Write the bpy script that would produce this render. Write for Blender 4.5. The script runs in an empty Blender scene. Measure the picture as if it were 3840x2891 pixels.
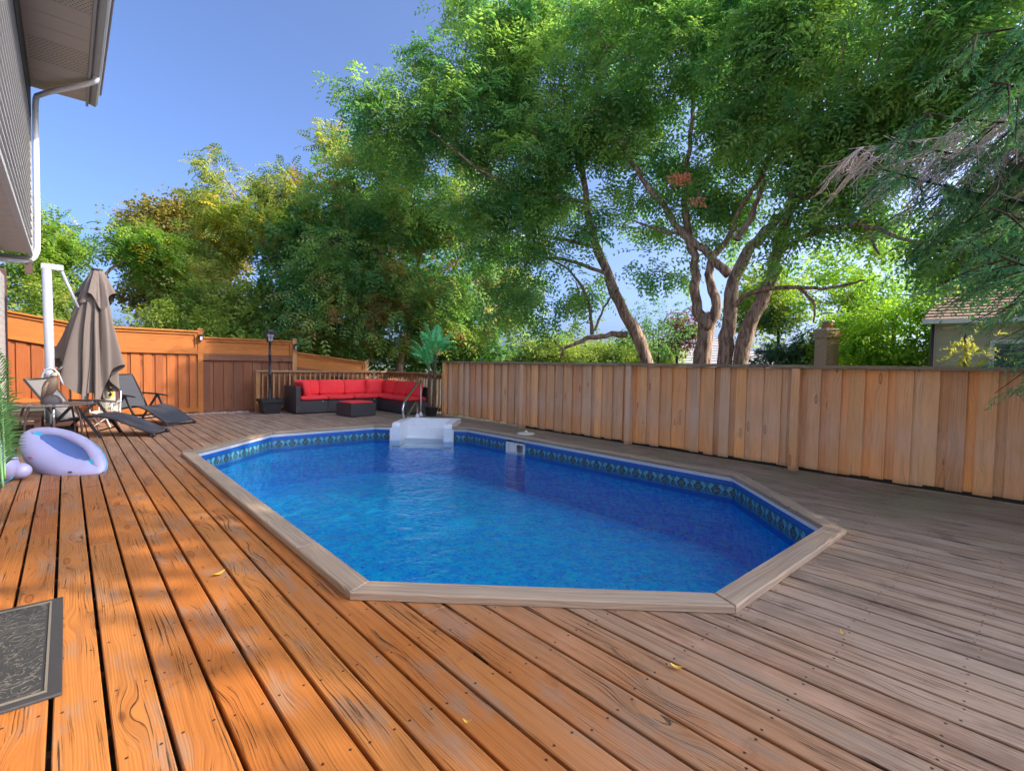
import bpy, bmesh, math, random
import numpy as np
from mathutils import Vector, Matrix, Euler
C = bpy.context.scene.collection
RND = random.Random(7)
NR = np.random.RandomState(11)
R = math.radians
S = 1.2                      # camera height over the deck

# ---------------------------------------------------------------- camera
PITCH, ROLL, YAW = 0.0403, 0.0193, 0.7331
cam = bpy.data.cameras.new('camera'); camo = bpy.data.objects.new('camera', cam); C.objects.link(camo)
fw0 = Vector((math.sin(YAW), math.cos(YAW), 0)); rt0 = Vector((math.cos(YAW), -math.sin(YAW), 0))
fwd = fw0*math.cos(PITCH) + Vector((0, 0, -math.sin(PITCH))); up0 = rt0.cross(fwd)
rt = rt0*math.cos(ROLL) + up0*math.sin(ROLL); up = -rt0*math.sin(ROLL) + up0*math.cos(ROLL)
M = Matrix((rt, up, -fwd)).transposed().to_4x4(); M.translation = (0, 0, S)
camo.matrix_world = M
cam.lens = 1857.6/3840*36; cam.sensor_width = 36; cam.clip_end = 3000; cam.clip_start = 0.05
bpy.context.scene.camera = camo

# ---------------------------------------------------------------- light
SUN_EL, SUN_PHI = 34.5, -50.0       # elevation, direction of the sun in the deck plane (from +x)
sc = bpy.context.scene
w = bpy.data.worlds.new('World'); sc.world = w; w.use_nodes = True
nt = w.node_tree; nt.nodes.clear()
sky = nt.nodes.new('ShaderNodeTexSky'); sky.sky_type = 'NISHITA'; sky.sun_disc = False
sky.sun_elevation = R(SUN_EL); sky.sun_rotation = R(90 - SUN_PHI)
sky.air_density = 0.40; sky.dust_density = 4.6; sky.ozone_density = 7.0
bg = nt.nodes.new('ShaderNodeBackground'); bg.inputs[1].default_value = 0.15
wo = nt.nodes.new('ShaderNodeOutputWorld')
nt.links.new(sky.outputs[0], bg.inputs[0]); nt.links.new(bg.outputs[0], wo.inputs[0])
sun = bpy.data.lights.new('sun', 'SUN'); sun.energy = 2.1; sun.angle = R(0.53); sun.color = (1.0, 0.86, 0.68)
suno = bpy.data.objects.new('sun', sun); C.objects.link(suno)
ph, el = R(SUN_PHI), R(SUN_EL)
sdir = Vector((math.cos(ph)*math.cos(el), math.sin(ph)*math.cos(el), math.sin(el)))
suno.rotation_euler = sdir.to_track_quat('Z', 'Y').to_euler(); suno.location = sdir*60
vs = sc.view_settings; vs.view_transform = 'Standard'; vs.look = 'None'; vs.gamma = 1.0; vs.use_curve_mapping = False
vs.exposure = 1.85
sc.cycles.max_bounces = 8; sc.cycles.diffuse_bounces = 4; sc.cycles.transparent_max_bounces = 12
sc.cycles.caustics_reflective = False; sc.cycles.caustics_refractive = False

# ---------------------------------------------------------------- geometry from sight lines (offline survey of the garden)
def at(px, py, D):
    """the place seen at photo pixel px,py at horizontal distance D metres"""
    u, v = (px-1920)/1857.6, (py-1445.5)/1857.6
    d = fwd + rt*u - up*v
    t = D/math.hypot(d.x, d.y)
    return Vector((d.x*t, d.y*t, S + d.z*t))

# ---------------------------------------------------------------- node helpers
class N:
    def __init__(s, name):
        m = bpy.data.materials.new(name); m.use_nodes = True; s.m = m; s.t = m.node_tree
        s.b = s.t.nodes['Principled BSDF']; s.out = s.t.nodes['Material Output']
    def n(s, typ, **kw):
        o = s.t.nodes.new(typ)
        for k, v in kw.items(): setattr(o, k, v)
        return o
    def L(s, a, b): s.t.links.new(a, b)
    def set(s, sock, v):
        if isinstance(v, bpy.types.NodeSocket): s.L(v, sock)
        elif isinstance(v, (tuple, list)) and len(v) == 3 and sock.type == 'RGBA': sock.default_value = (*v, 1)
        else: sock.default_value = v
    def math(s, op, a, b=None, c=None, clamp=False):
        o = s.n('ShaderNodeMath', operation=op); o.use_clamp = clamp
        s.set(o.inputs[0], a)
        if b is not None: s.set(o.inputs[1], b)
        if c is not None: s.set(o.inputs[2], c)
        return o.outputs[0]
    def mix(s, f, a, b, mode='MIX'):
        o = s.n('ShaderNodeMix', data_type='RGBA', blend_type=mode)
        s.set(o.inputs[0], f); s.set(o.inputs[6], a); s.set(o.inputs[7], b); return o.outputs[2]
    def ramp(s, f, *st):
        o = s.n('ShaderNodeValToRGB'); s.set(o.inputs[0], f); e = o.color_ramp.elements
        while len(e) < len(st): e.new(0.5)
        for i, (p, c) in enumerate(st):
            e[i].position = p; e[i].color = (*c, 1) if isinstance(c, tuple) else (c, c, c, 1)
        return o.outputs[0]
    def sm(s, v, lo, hi):
        o = s.n('ShaderNodeMapRange', interpolation_type='SMOOTHSTEP'); s.set(o.inputs[0], v)
        o.inputs[1].default_value = lo; o.inputs[2].default_value = hi; return o.outputs[0]
    def coord(s, which='Object'): return s.n('ShaderNodeTexCoord').outputs[which]
    def geo(s): return s.n('ShaderNodeNewGeometry').outputs['Position']
    def mapv(s, v, scale=(1, 1, 1), loc=(0, 0, 0)):
        o = s.n('ShaderNodeMapping'); s.L(v, o.inputs[0]); o.inputs[3].default_value = scale
        s.set(o.inputs[1], loc); return o.outputs[0]
    def sep(s, v):
        o = s.n('ShaderNodeSeparateXYZ'); s.L(v, o.inputs[0]); return o.outputs
    def comb(s, x, y, z):
        o = s.n('ShaderNodeCombineXYZ'); s.set(o.inputs[0], x); s.set(o.inputs[1], y); s.set(o.inputs[2], z); return o.outputs[0]
    def noise(s, v, scale=5, detail=3, rough=0.55, dist=0, out='Fac', dim='3D', W=None):
        o = s.n('ShaderNodeTexNoise', noise_dimensions=dim); s.L(v, o.inputs['Vector'])
        if W is not None: s.set(o.inputs['W'], W)
        o.inputs['Scale'].default_value = scale; o.inputs['Detail'].default_value = detail
        o.inputs['Roughness'].default_value = rough; o.inputs['Distortion'].default_value = dist
        return o.outputs[out]
    def vor(s, v, scale=5, feature='F1', out='Distance', rand=1.0):
        o = s.n('ShaderNodeTexVoronoi', feature=feature); s.L(v, o.inputs['Vector']); o.inputs['Scale'].default_value = scale
        o.inputs['Randomness'].default_value = rand
        return o.outputs[out]
    def rnd(s): return s.n('ShaderNodeObjectInfo').outputs['Random']
    def bump(s, h, strength=0.5, dist=0.01):
        o = s.n('ShaderNodeBump'); s.L(h, o.inputs['Height']); o.inputs['Strength'].default_value = strength
        o.inputs['Distance'].default_value = dist; s.L(o.outputs[0], s.b.inputs['Normal']); return o.outputs[0]
    def col(s, c): s.set(s.b.inputs['Base Color'], c)
    def rough(s, r): s.set(s.b.inputs['Roughness'], r)
    def spec(s, v): s.b.inputs['Specular IOR Level'].default_value = v

def plain(name, c, rough=0.5, metal=0, spec=0.5, var=0.12, scale=8, bump=0.0):
    m = N(name); co = m.coord()
    f = m.noise(co, scale, 4)
    k = m.math('MULTIPLY_ADD', f, var*2, 1-var)
    mm = m.n('ShaderNodeVectorMath', operation='SCALE'); mm.inputs[0].default_value = c; m.L(k, mm.inputs[3])
    m.col(mm.outputs[0]); m.rough(rough); m.b.inputs['Metallic'].default_value = metal; m.spec(spec)
    if bump: m.bump(m.noise(co, scale*6, 3), bump, 0.004)
    return m.m

def wood(name, cols, axis=1, knots=1.0, crack=0.5, rough=0.7, weather=None, screws=False, bump=0.5, gs=1.0, spec=0.25, satvar=0.25):
    """cols: list of board colours picked by the board's own random; grain runs along axis"""
    m = N(name); co = m.coord(); rn = m.rnd()
    x, y, z = m.sep(co)[:3]
    if axis == 1: a, b = x, y
    elif axis == 2: a, b = m.math('ADD', x, y), z
    else: a, b = m.math('ADD', y, z), x
    off = m.math('MULTIPLY', rn, 37.0)
    # knots
    kv = m.comb(m.math('MULTIPLY', a, 7.5), m.math('MULTIPLY_ADD', b, 2.1, off), off)
    vo = m.n('ShaderNodeTexVoronoi', feature='F1'); m.L(kv, vo.inputs['Vector']); vo.inputs['Scale'].default_value = 1.0
    kd = vo.outputs['Distance']; kc = vo.outputs['Color']
    kr = m.sep(kc)[0]
    has = m.sm(kr, 0.56, 0.60)
    near = m.math('MULTIPLY', m.math('SUBTRACT', 1.0, m.sm(kd, 0.0, 0.55)), has)
    warp = m.noise(m.comb(m.math('MULTIPLY', a, 5), m.math('MULTIPLY', b, 0.9), off), 1.0, 2, 0.5)
    ga = m.math('ADD', m.math('ADD', a, m.math('MULTIPLY', warp, 0.07)), m.math('MULTIPLY', near, 0.045))
    g1 = m.noise(m.comb(m.math('MULTIPLY', ga, 95*gs), m.math('MULTIPLY', b, 1.3), off), 1.0, 3, 0.6)
    g2 = m.noise(m.comb(m.math('MULTIPLY', ga, 330*gs), m.math('MULTIPLY', b, 6), off), 1.0, 2, 0.6)
    wv = m.math('SINE', m.math('MULTIPLY', m.math('ADD', ga, m.math('MULTIPLY', g1, 0.006)), 620*gs))
    ring = m.math('MULTIPLY_ADD', wv, 0.5, 0.5)
    ckv = m.noise(m.comb(m.math('MULTIPLY', ga, 150*gs), m.math('MULTIPLY', b, 1.6), m.math('ADD', off, 9.0)), 1.0, 4, 0.7)
    cr = m.math('MULTIPLY', m.sm(ckv, 0.60-0.03*crack, 0.66-0.03*crack), m.sm(m.noise(m.comb(m.math('MULTIPLY', a, 9), m.math('MULTIPLY', b, 1.4), m.math('ADD', off, 5.0)), 1.0, 2), 0.47, 0.56))
    bl = m.noise(m.comb(m.math('MULTIPLY', a, 3), m.math('MULTIPLY', b, 1.2), off), 1.0, 4, 0.6)
    st = [(i/(max(1, len(cols)-1)), c) for i, c in enumerate(cols)]
    base = m.ramp(rn, *st)
    base = m.mix(m.math('MULTIPLY', ring, 0.12), base, m.mix(1.0, base, (0.55, 0.42, 0.33), 'MULTIPLY'))
    base = m.mix(m.sm(bl, 0.3, 0.75), base, m.mix(1.0, base, (1.22, 1.18, 1.12), 'MULTIPLY'))
    base = m.mix(m.math('MULTIPLY', m.sm(g1, 0.45, 0.75), 0.5), base, m.mix(1.0, base, (0.5, 0.42, 0.36), 'MULTIPLY'))
    base = m.mix(m.math('MULTIPLY', m.sm(g2, 0.4, 0.7), 0.22), base, m.mix(1.0, base, (0.6, 0.55, 0.5), 'MULTIPLY'))
    knot = m.math('MULTIPLY', m.math('SUBTRACT', 1.0, m.sm(kd, 0.07, 0.15)), has)
    rim = m.math('MULTIPLY', m.math('SUBTRACT', 1.0, m.sm(m.math('ABSOLUTE', m.math('SUBTRACT', kd, 0.13)), 0.0, 0.035)), has)
    base = m.mix(m.math('MULTIPLY', knot, 0.55*knots), base, m.mix(1.0, base, (0.62, 0.42, 0.28), 'MULTIPLY'))
    base = m.mix(m.math('MULTIPLY', rim, 0.7*knots), base, m.mix(1.0, base, (0.28, 0.2, 0.15), 'MULTIPLY'))
    if weather: base = weather(m, base, bl, g1)
    base = m.mix(m.math('MULTIPLY', cr, 0.9*crack), base, (0.02, 0.014, 0.01))
    h = m.math('SUBTRACT', m.math('ADD', m.math('MULTIPLY', ring, 0.15), m.math('MULTIPLY', g1, 0.5)), m.math('MULTIPLY', cr, 1.5))
    if screws:
        fy = m.math('SUBTRACT', m.math('MULTIPLY', m.math('FRACT', m.math('DIVIDE', m.math('ADD', b, m.math('MULTIPLY', m.math('SINE', off), 0.02)), 0.406)), 0.406), 0.2)
        fx = m.math('SUBTRACT', m.math('ABSOLUTE', a), 0.043)
        d = m.math('SQRT', m.math('ADD', m.math('MULTIPLY', fx, fx), m.math('MULTIPLY', fy, fy)))
        sc_ = m.math('SUBTRACT', 1.0, m.sm(d, 0.0035, 0.0062))
        base = m.mix(m.math('MULTIPLY', sc_, 0.92), base, (0.015, 0.011, 0.01))
        h = m.math('SUBTRACT', h, m.math('MULTIPLY', sc_, 1.5))
    m.col(base); m.rough(rough); m.spec(spec); m.bump(h, bump, 0.0035)
    return m.m

def wear_deck(m, base, bl, g1):
    p = m.sep(m.geo()); X, Y = p[0], p[1]
    big = m.noise(m.geo(), 0.9, 4, 0.6)
    stain = m.math('ADD', X, m.math('MULTIPLY_ADD', big, 1.6, -0.8))
    worn = m.sm(m.math('SUBTRACT', stain, m.math('MULTIPLY', Y, 0.03)), 0.7, 2.7)
    grime = m.math('MULTIPLY', m.sm(m.noise(m.mapv(m.geo(), (2.2, 0.7, 1)), 1.8, 5, 0.7), 0.48, 0.64), worn)
    grey = m.mix(m.sm(g1, 0.3, 0.7), (0.38, 0.295, 0.210), (0.15, 0.112, 0.082))
    grey = m.mix(m.sm(bl, 0.35, 0.65), grey, m.mix(0.5, grey, (0.44, 0.375, 0.305)))
    base = m.mix(m.math('MULTIPLY', worn, 0.80), base, grey)
    base = m.mix(m.math('MULTIPLY', grime, 0.60), base, m.mix(1.0, base, (0.42, 0.40, 0.38), 'MULTIPLY'))
    farw = m.math('MULTIPLY', m.sm(Y, 5.0, 8.5), 0.55)
    base = m.mix(farw, base, m.mix(1.0, grey, (1.15, 1.0, 0.95), 'MULTIPLY'))
    an = m.noise(m.geo(), 1.7, 5, 0.65)
    al = m.math('MULTIPLY', m.sm(m.math('ADD', X, m.math('MULTIPLY', an, 1.5)), 5.2, 6.9), m.sm(an, 0.35, 0.6))
    base = m.mix(m.math('MULTIPLY', al, 0.6), base, (0.20, 0.20, 0.10))
    pt_ = m.noise(m.mapv(m.geo(), (4, 1.1, 1)), 1.6, 5, 0.65)
    base = m.mix(m.math('MULTIPLY', m.sm(pt_, 0.50, 0.66), 0.50), base, m.mix(g1, (0.30, 0.235, 0.17), (0.17, 0.125, 0.09)))
    sp = m.sm(m.noise(m.geo(), 2.6, 5, 0.7), 0.58, 0.70)
    return m.mix(m.math('MULTIPLY', sp, 0.55), base, m.mix(1.0, base, (0.45, 0.42, 0.42), 'MULTIPLY'))
def wear_cope(m, base, bl, g1):
    grey = m.mix(m.sm(g1, 0.3, 0.7), (0.42, 0.335, 0.24), (0.24, 0.185, 0.135))
    return m.mix(0.72, base, grey)
def wear_fence(m, base, bl, g1):
    p = m.sep(m.geo())
    mid = m.math('MULTIPLY', m.sm(p[2], 0.15, 0.5), m.math('SUBTRACT', 1.0, m.sm(p[2], 0.5, 0.9)))
    base = m.mix(m.math('MULTIPLY', m.math('MULTIPLY', mid, m.sm(bl, 0.3, 0.6)), 0.35), base, (0.70, 0.56, 0.46))
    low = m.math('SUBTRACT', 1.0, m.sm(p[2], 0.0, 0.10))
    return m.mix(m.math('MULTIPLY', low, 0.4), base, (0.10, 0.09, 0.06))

MT = {}
MT['deck'] = wood('deck_wood', [(0.37, 0.120, 0.022), (0.40, 0.155, 0.038), (0.30, 0.092, 0.018), (0.39, 0.135, 0.026), (0.31, 0.135, 0.045)], 1, 1.0, 1.0, 0.62, wear_deck, True, 0.8)
MT['cope'] = wood('coping_wood', [(0.36, 0.24, 0.15), (0.33, 0.2, 0.12), (0.4, 0.28, 0.2)], 0, 0.5, 0.6, 0.7, wear_cope)
MT['cedar'] = wood('cedar_boards', [(0.86, 0.46, 0.20), (0.62, 0.38, 0.22), (0.92, 0.44, 0.17), (0.76, 0.50, 0.30), (0.94, 0.50, 0.20), (0.56, 0.31, 0.17), (0.82, 0.56, 0.34), (0.70, 0.34, 0.16)], 2, 1.0, 0.25, 0.75, wear_fence, bump=0.3)
MT['cedar_cap'] = wood('weathered_cap', [(0.30, 0.23, 0.14), (0.26, 0.21, 0.13)], 1, 0.4, 0.5, 0.8)
MT['stain_v'] = wood('stained_boards', [(0.38, 0.115, 0.035), (0.30, 0.095, 0.034), (0.44, 0.140, 0.036), (0.27, 0.09, 0.035)], 2, 1.0, 0.3, 0.65, bump=0.3)
MT['stain_d'] = wood('dark_stained_boards', [(0.22, 0.090, 0.045), (0.28, 0.115, 0.055), (0.18, 0.075, 0.042), (0.25, 0.12, 0.07)], 2, 1.0, 0.4, 0.7, bump=0.3)
MT['stain_h'] = wood('stained_rails', [(0.46, 0.165, 0.036), (0.40, 0.14, 0.034), (0.50, 0.185, 0.042)], 0, 0.7, 0.3, 0.65, bump=0.3)
MT['rail_v'] = wood('rail_pickets', [(0.48, 0.26, 0.11), (0.42, 0.23, 0.10), (0.38, 0.19, 0.08)], 2, 0.5, 0.3, 0.7)
MT['rail_h'] = wood('rail_top_wood', [(0.40, 0.24, 0.13), (0.36, 0.2, 0.11)], 0, 0.5, 0.3, 0.7)
MT['rail_hy'] = wood('rail_top_wood_along', [(0.40, 0.24, 0.13), (0.36, 0.2, 0.11)], 1, 0.5, 0.3, 0.7)
MT['oldwood'] = wood('bench_wood', [(0.14, 0.085, 0.06), (0.19, 0.11, 0.08)], 1, 0.5, 0.5, 0.8)
MT['red'] = plain('red_fabric', (0.92, 0.060, 0.065), 0.85, spec=0.2, var=0.08, scale=5, bump=0.25)
MT['plastic_black'] = plain('black_plastic', (0.022, 0.022, 0.025), 0.45, var=0.3, scale=6)
MT['iron'] = plain('black_metal', (0.02, 0.021, 0.023), 0.4, 0.2)
MT['steel'] = plain('brushed_steel', (0.62, 0.62, 0.60), 0.22, 1.0, var=0.15)
MT['white_pl'] = plain('white_acrylic', (0.80, 0.83, 0.86), 0.28, spec=0.5, var=0.08)
MT['white'] = plain('white_metal', (0.80, 0.80, 0.80), 0.35, var=0.04)
MT['track'] = plain('white_track', (0.66, 0.7, 0.72), 0.4, var=0.1)
MT['pole'] = plain('silver_pole', (0.36, 0.38, 0.44), 0.35, 0.1, var=0.06)
MT['canopy'] = plain('taupe_canvas', (0.165, 0.137, 0.122), 0.9, spec=0.15, var=0.10, scale=3, bump=0.15)
MT['sling'] = plain('charcoal_sling', (0.050, 0.052, 0.062), 0.75, spec=0.25, var=0.15, bump=0.3)
MT['frame'] = plain('charcoal_frame', (0.035, 0.032, 0.035), 0.45, 0.2, var=0.1)
MT['bronze'] = plain('bronze_frame', (0.09, 0.055, 0.045), 0.4, 0.3, var=0.15)
MT['lilac'] = plain('lilac_vinyl', (0.38, 0.36, 0.55), 0.28, spec=0.5, var=0.08, scale=4)
MT['teal'] = plain('turquoise_vinyl', (0.03, 0.42, 0.62), 0.3, var=0.1)
MT['navy'] = plain('blue_vinyl', (0.07, 0.13, 0.34), 0.4, var=0.12)
MT['redplug'] = plain('red_plug', (0.55, 0.08, 0.06), 0.4)
MT['owl_cream'] = plain('cream_print', (0.66, 0.62, 0.50), 0.8)
MT['owl_brown'] = plain('brown_felt', (0.12, 0.055, 0.045), 0.85)
MT['owl_rust'] = plain('rust_felt', (0.36, 0.12, 0.05), 0.85)
MT['yellow'] = plain('yellow_print', (0.85, 0.72, 0.05), 0.6)
MT['black'] = plain('black_print', (0.01, 0.01, 0.012), 0.5)
MT['palm_leaf'] = plain('palm_leaf', (0.14, 0.62, 0.22), 0.6, spec=0.2, var=0.35, scale=3)
MT['palm_stem'] = plain('palm_stem', (0.22, 0.44, 0.17), 0.5, var=0.2)
MT['palm_trunk'] = plain('palm_trunk_fibre', (0.13, 0.09, 0.06), 0.9, var=0.45, scale=30, bump=0.8)
MT['palm_leaf2'] = plain('near_palm_leaf', (0.10, 0.26, 0.06), 0.45, spec=0.5, var=0.4, scale=6)
MT['bird'] = plain('bird_resin', (0.15, 0.105, 0.075), 0.7, var=0.4, scale=40, bump=0.6)
MT['bird_head'] = plain('bird_head', (0.34, 0.29, 0.22), 0.6, var=0.3, scale=40)
MT['bird_base'] = plain('bird_rock', (0.06, 0.05, 0.05), 0.6, var=0.4, scale=20, bump=0.6)
MT['beak'] = plain('beak', (0.55, 0.45, 0.2), 0.5)
MT['yleaf'] = plain('yellow_leaf', (0.62, 0.36, 0.04), 0.7, var=0.3, scale=30)
MT['stone'] = plain('garden_stone', (0.36, 0.30, 0.24), 0.9, var=0.35, scale=14, bump=0.5)
MT['brick_red'] = plain('red_paver', (0.32, 0.12, 0.07), 0.9, var=0.3, scale=14, bump=0.4)
MT['soffit'] = plain('beige_soffit', (0.48, 0.42, 0.36), 0.6, var=0.05)
MT['siding'] = plain('grey_siding', (0.42, 0.42, 0.42), 0.5, var=0.06)
MT['eave_shade_and_courses'] = plain('dark_band', (0.07, 0.075, 0.085), 0.7, var=0.5, scale=12)  # serves the painted eave shade and the dark shingle course lines
MT['fascia'] = plain('grey_fascia', (0.30, 0.30, 0.31), 0.5, var=0.08)
MT['brown'] = plain('brown_trim', (0.085, 0.04, 0.035), 0.6)
MT['shingle'] = plain('grey_shingles', (0.62, 0.56, 0.52), 0.9, var=0.3, scale=3)
MT['shingle_r'] = plain('russet_shingles', (0.30, 0.19, 0.13), 0.9, var=0.3, scale=3)
MT['brick'] = plain('tan_brick', (0.62, 0.36, 0.20), 0.9, var=0.35, scale=4)
MT['mortar'] = plain('mortar', (0.42, 0.38, 0.32), 0.9)
MT['clay'] = plain('clay_flue', (0.5, 0.2, 0.1), 0.8)
MT['cream_sid'] = plain('cream_siding', (0.52, 0.46, 0.33), 0.7, var=0.05)
MT['grey_wall'] = plain('grey_blind_wall', (0.5, 0.5, 0.5), 0.7)
MT['twig'] = plain('dead_twigs', (0.62, 0.50, 0.40), 0.9, var=0.25)

def wicker(name):
    m = N(name); co = m.coord(); x, y, z = m.sep(co)[:3]
    s = m.math('SINE', m.math('MULTIPLY', m.math('ADD', x, y), 420)); t = m.math('SINE', m.math('MULTIPLY', z, 560))
    h = m.math('MULTIPLY', s, t); m.col(m.mix(m.math('MULTIPLY_ADD', h, 0.5, 0.5), (0.028, 0.024, 0.028), (0.075, 0.066, 0.068)))
    m.rough(0.42); m.bump(h, 0.6, 0.004); return m.m
MT['wicker'] = wicker('dark_wicker')

def mat_glass():
    m = N('smoked_glass'); m.col((0.25, 0.22, 0.2)); m.rough(0.05); m.b.inputs['Alpha'].default_value = 0.35; return m.m
MT['glass'] = mat_glass()
def mat_pane(name, c):
    m = N(name); m.col(c); m.rough(0.08); return m.m
MT['pane'] = mat_pane('window_pane', (0.06, 0.09, 0.09)); MT['lamp_glass'] = mat_pane('frosted_lamp_glass', (0.42, 0.40, 0.42))

def mat_mat():
    m = N('rubber_mat'); co = m.coord()
    d = m.noise(co, 11, 2, 0.5, 2.5)
    l = m.math('SUBTRACT', 1.0, m.sm(m.math('ABSOLUTE', m.math('SUBTRACT', d, 0.5)), 0.0, 0.05))
    f = m.noise(co, 120, 3)
    c = m.mix(m.math('MULTIPLY', l, 0.8), m.mix(f, (0.018, 0.018, 0.018), (0.05, 0.048, 0.043)), (0.135, 0.12, 0.095))
    m.col(c); m.rough(0.55); m.bump(l, 0.7, 0.01); return m.m
MT['rubber'] = mat_mat()
MT['rubber_edge'] = plain('rubber_border', (0.035, 0.033, 0.033), 0.6, var=0.3, scale=60)
MT['rubber_rib'] = plain('rubber_rib', (0.15, 0.13, 0.10), 0.7)

def mat_bark(name, a, b):
    m = N(name); co = m.coord(); 
    f = m.noise(m.mapv(co, (16, 16, 3.5)), 1.0, 4, 0.65, 0.6)
    m.col(m.mix(m.sm(f, 0.35, 0.65), a, b)); m.rough(0.9); m.spec(0.1); m.bump(f, 1.0, 0.04); return m.m
MT['bark'] = mat_bark('locust_bark', (0.13, 0.085, 0.06), (0.42, 0.30, 0.21))
MT['bark_d'] = mat_bark('dark_bark', (0.035, 0.027, 0.02), (0.11, 0.085, 0.06))

def leafmat(name, a, b, rare=None, rarep=0.9, rough=0.5, trans=0.42, tcol=1.9):
    """per-leaf tint attribute picks the natural colour of each leaf"""
    m = N(name)
    at_ = m.n('ShaderNodeAttribute', attribute_name='tint'); t = at_.outputs['Fac']
    bz = m.noise(m.geo(), 0.9, 2, 0.5)
    f = m.math('ADD', m.math('MULTIPLY', t, 1.0), m.math('MULTIPLY_ADD', bz, 1.4, -0.75), clamp=True)
    c = m.mix(f, a, b)
    if rare is not None:
        z = m.noise(m.geo(), 1.3, 3, 0.6)
        k = m.sm(m.math('ADD', z, m.math('MULTIPLY', t, 0.12)), rarep-0.03, rarep+0.03)
        c = m.mix(m.math('MULTIPLY', k, 0.85), c, rare)
    m.col(c); m.rough(0.6); m.spec(0.2)
    tr = m.n('ShaderNodeBsdfTranslucent'); m.L(m.mix(1.0, c, (tcol, tcol*1.05, tcol*0.5), 'MULTIPLY'), tr.inputs[0])
    mx = m.n('ShaderNodeMixShader'); mx.inputs[0].default_value = trans
    m.L(m.b.outputs[0], mx.inputs[1]); m.L(tr.outputs[0], mx.inputs[2]); m.L(mx.outputs[0], m.out.inputs[0]); return m.m
MT['lf_locust'] = leafmat('locust_leaves', (0.075, 0.235, 0.095), (0.320, 0.450, 0.120))
MT['lf_locust2'] = leafmat('seeding_locust_leaves', (0.080, 0.230, 0.085), (0.360, 0.460, 0.130), (0.42, 0.22, 0.09), 0.66)
MT['lf_maple'] = leafmat('dark_maple_leaves', (0.050, 0.150, 0.055), (0.170, 0.300, 0.075))
MT['lf_ash'] = leafmat('yellowing_ash_leaves', (0.110, 0.180, 0.040), (0.380, 0.400, 0.085), (0.62, 0.38, 0.02), 0.68)
MT['lf_walnut'] = leafmat('walnut_leaves', (0.080, 0.200, 0.040), (0.320, 0.430, 0.070), (0.62, 0.40, 0.015), 0.70)
MT['lf_olive'] = leafmat('olive_brown_leaves', (0.170, 0.150, 0.040), (0.270, 0.220, 0.060))
MT['lf_pale'] = leafmat('pale_gold_leaves', (0.250, 0.260, 0.060), (0.400, 0.360, 0.100))
MT['lf_hedge'] = leafmat('hedge_leaves', (0.110, 0.200, 0.040), (0.330, 0.380, 0.070), (0.35, 0.18, 0.03), 0.72)
MT['lf_lime'] = leafmat('lime_leaves', (0.110, 0.240, 0.030), (0.340, 0.460, 0.055), trans=0.5)
MT['lf_red'] = leafmat('copper_leaves', (0.130, 0.050, 0.035), (0.240, 0.095, 0.055))
MT['lf_spruce'] = leafmat('spruce_needles', (0.050, 0.210, 0.110), (0.210, 0.400, 0.150), trans=0.1)
MT['lf_blue'] = leafmat('blue_spruce_needles', (0.050, 0.125, 0.085), (0.090, 0.160, 0.095), trans=0.1)
MT['lf_seed'] = leafmat('dry_seed_pods', (0.50, 0.17, 0.08), (0.66, 0.27, 0.14), trans=0.2)

def mat_ground():
    m = N('grass_ground'); p = m.geo(); f = m.noise(p, 0.7, 5); g = m.noise(p, 25, 3)
    m.col(m.mix(g, m.mix(f, (0.045, 0.075, 0.02), (0.10, 0.10, 0.04)), (0.05, 0.045, 0.025))); m.rough(0.95); m.bump(g, 0.6, 0.05); return m.m
MT['ground'] = mat_ground()

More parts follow.
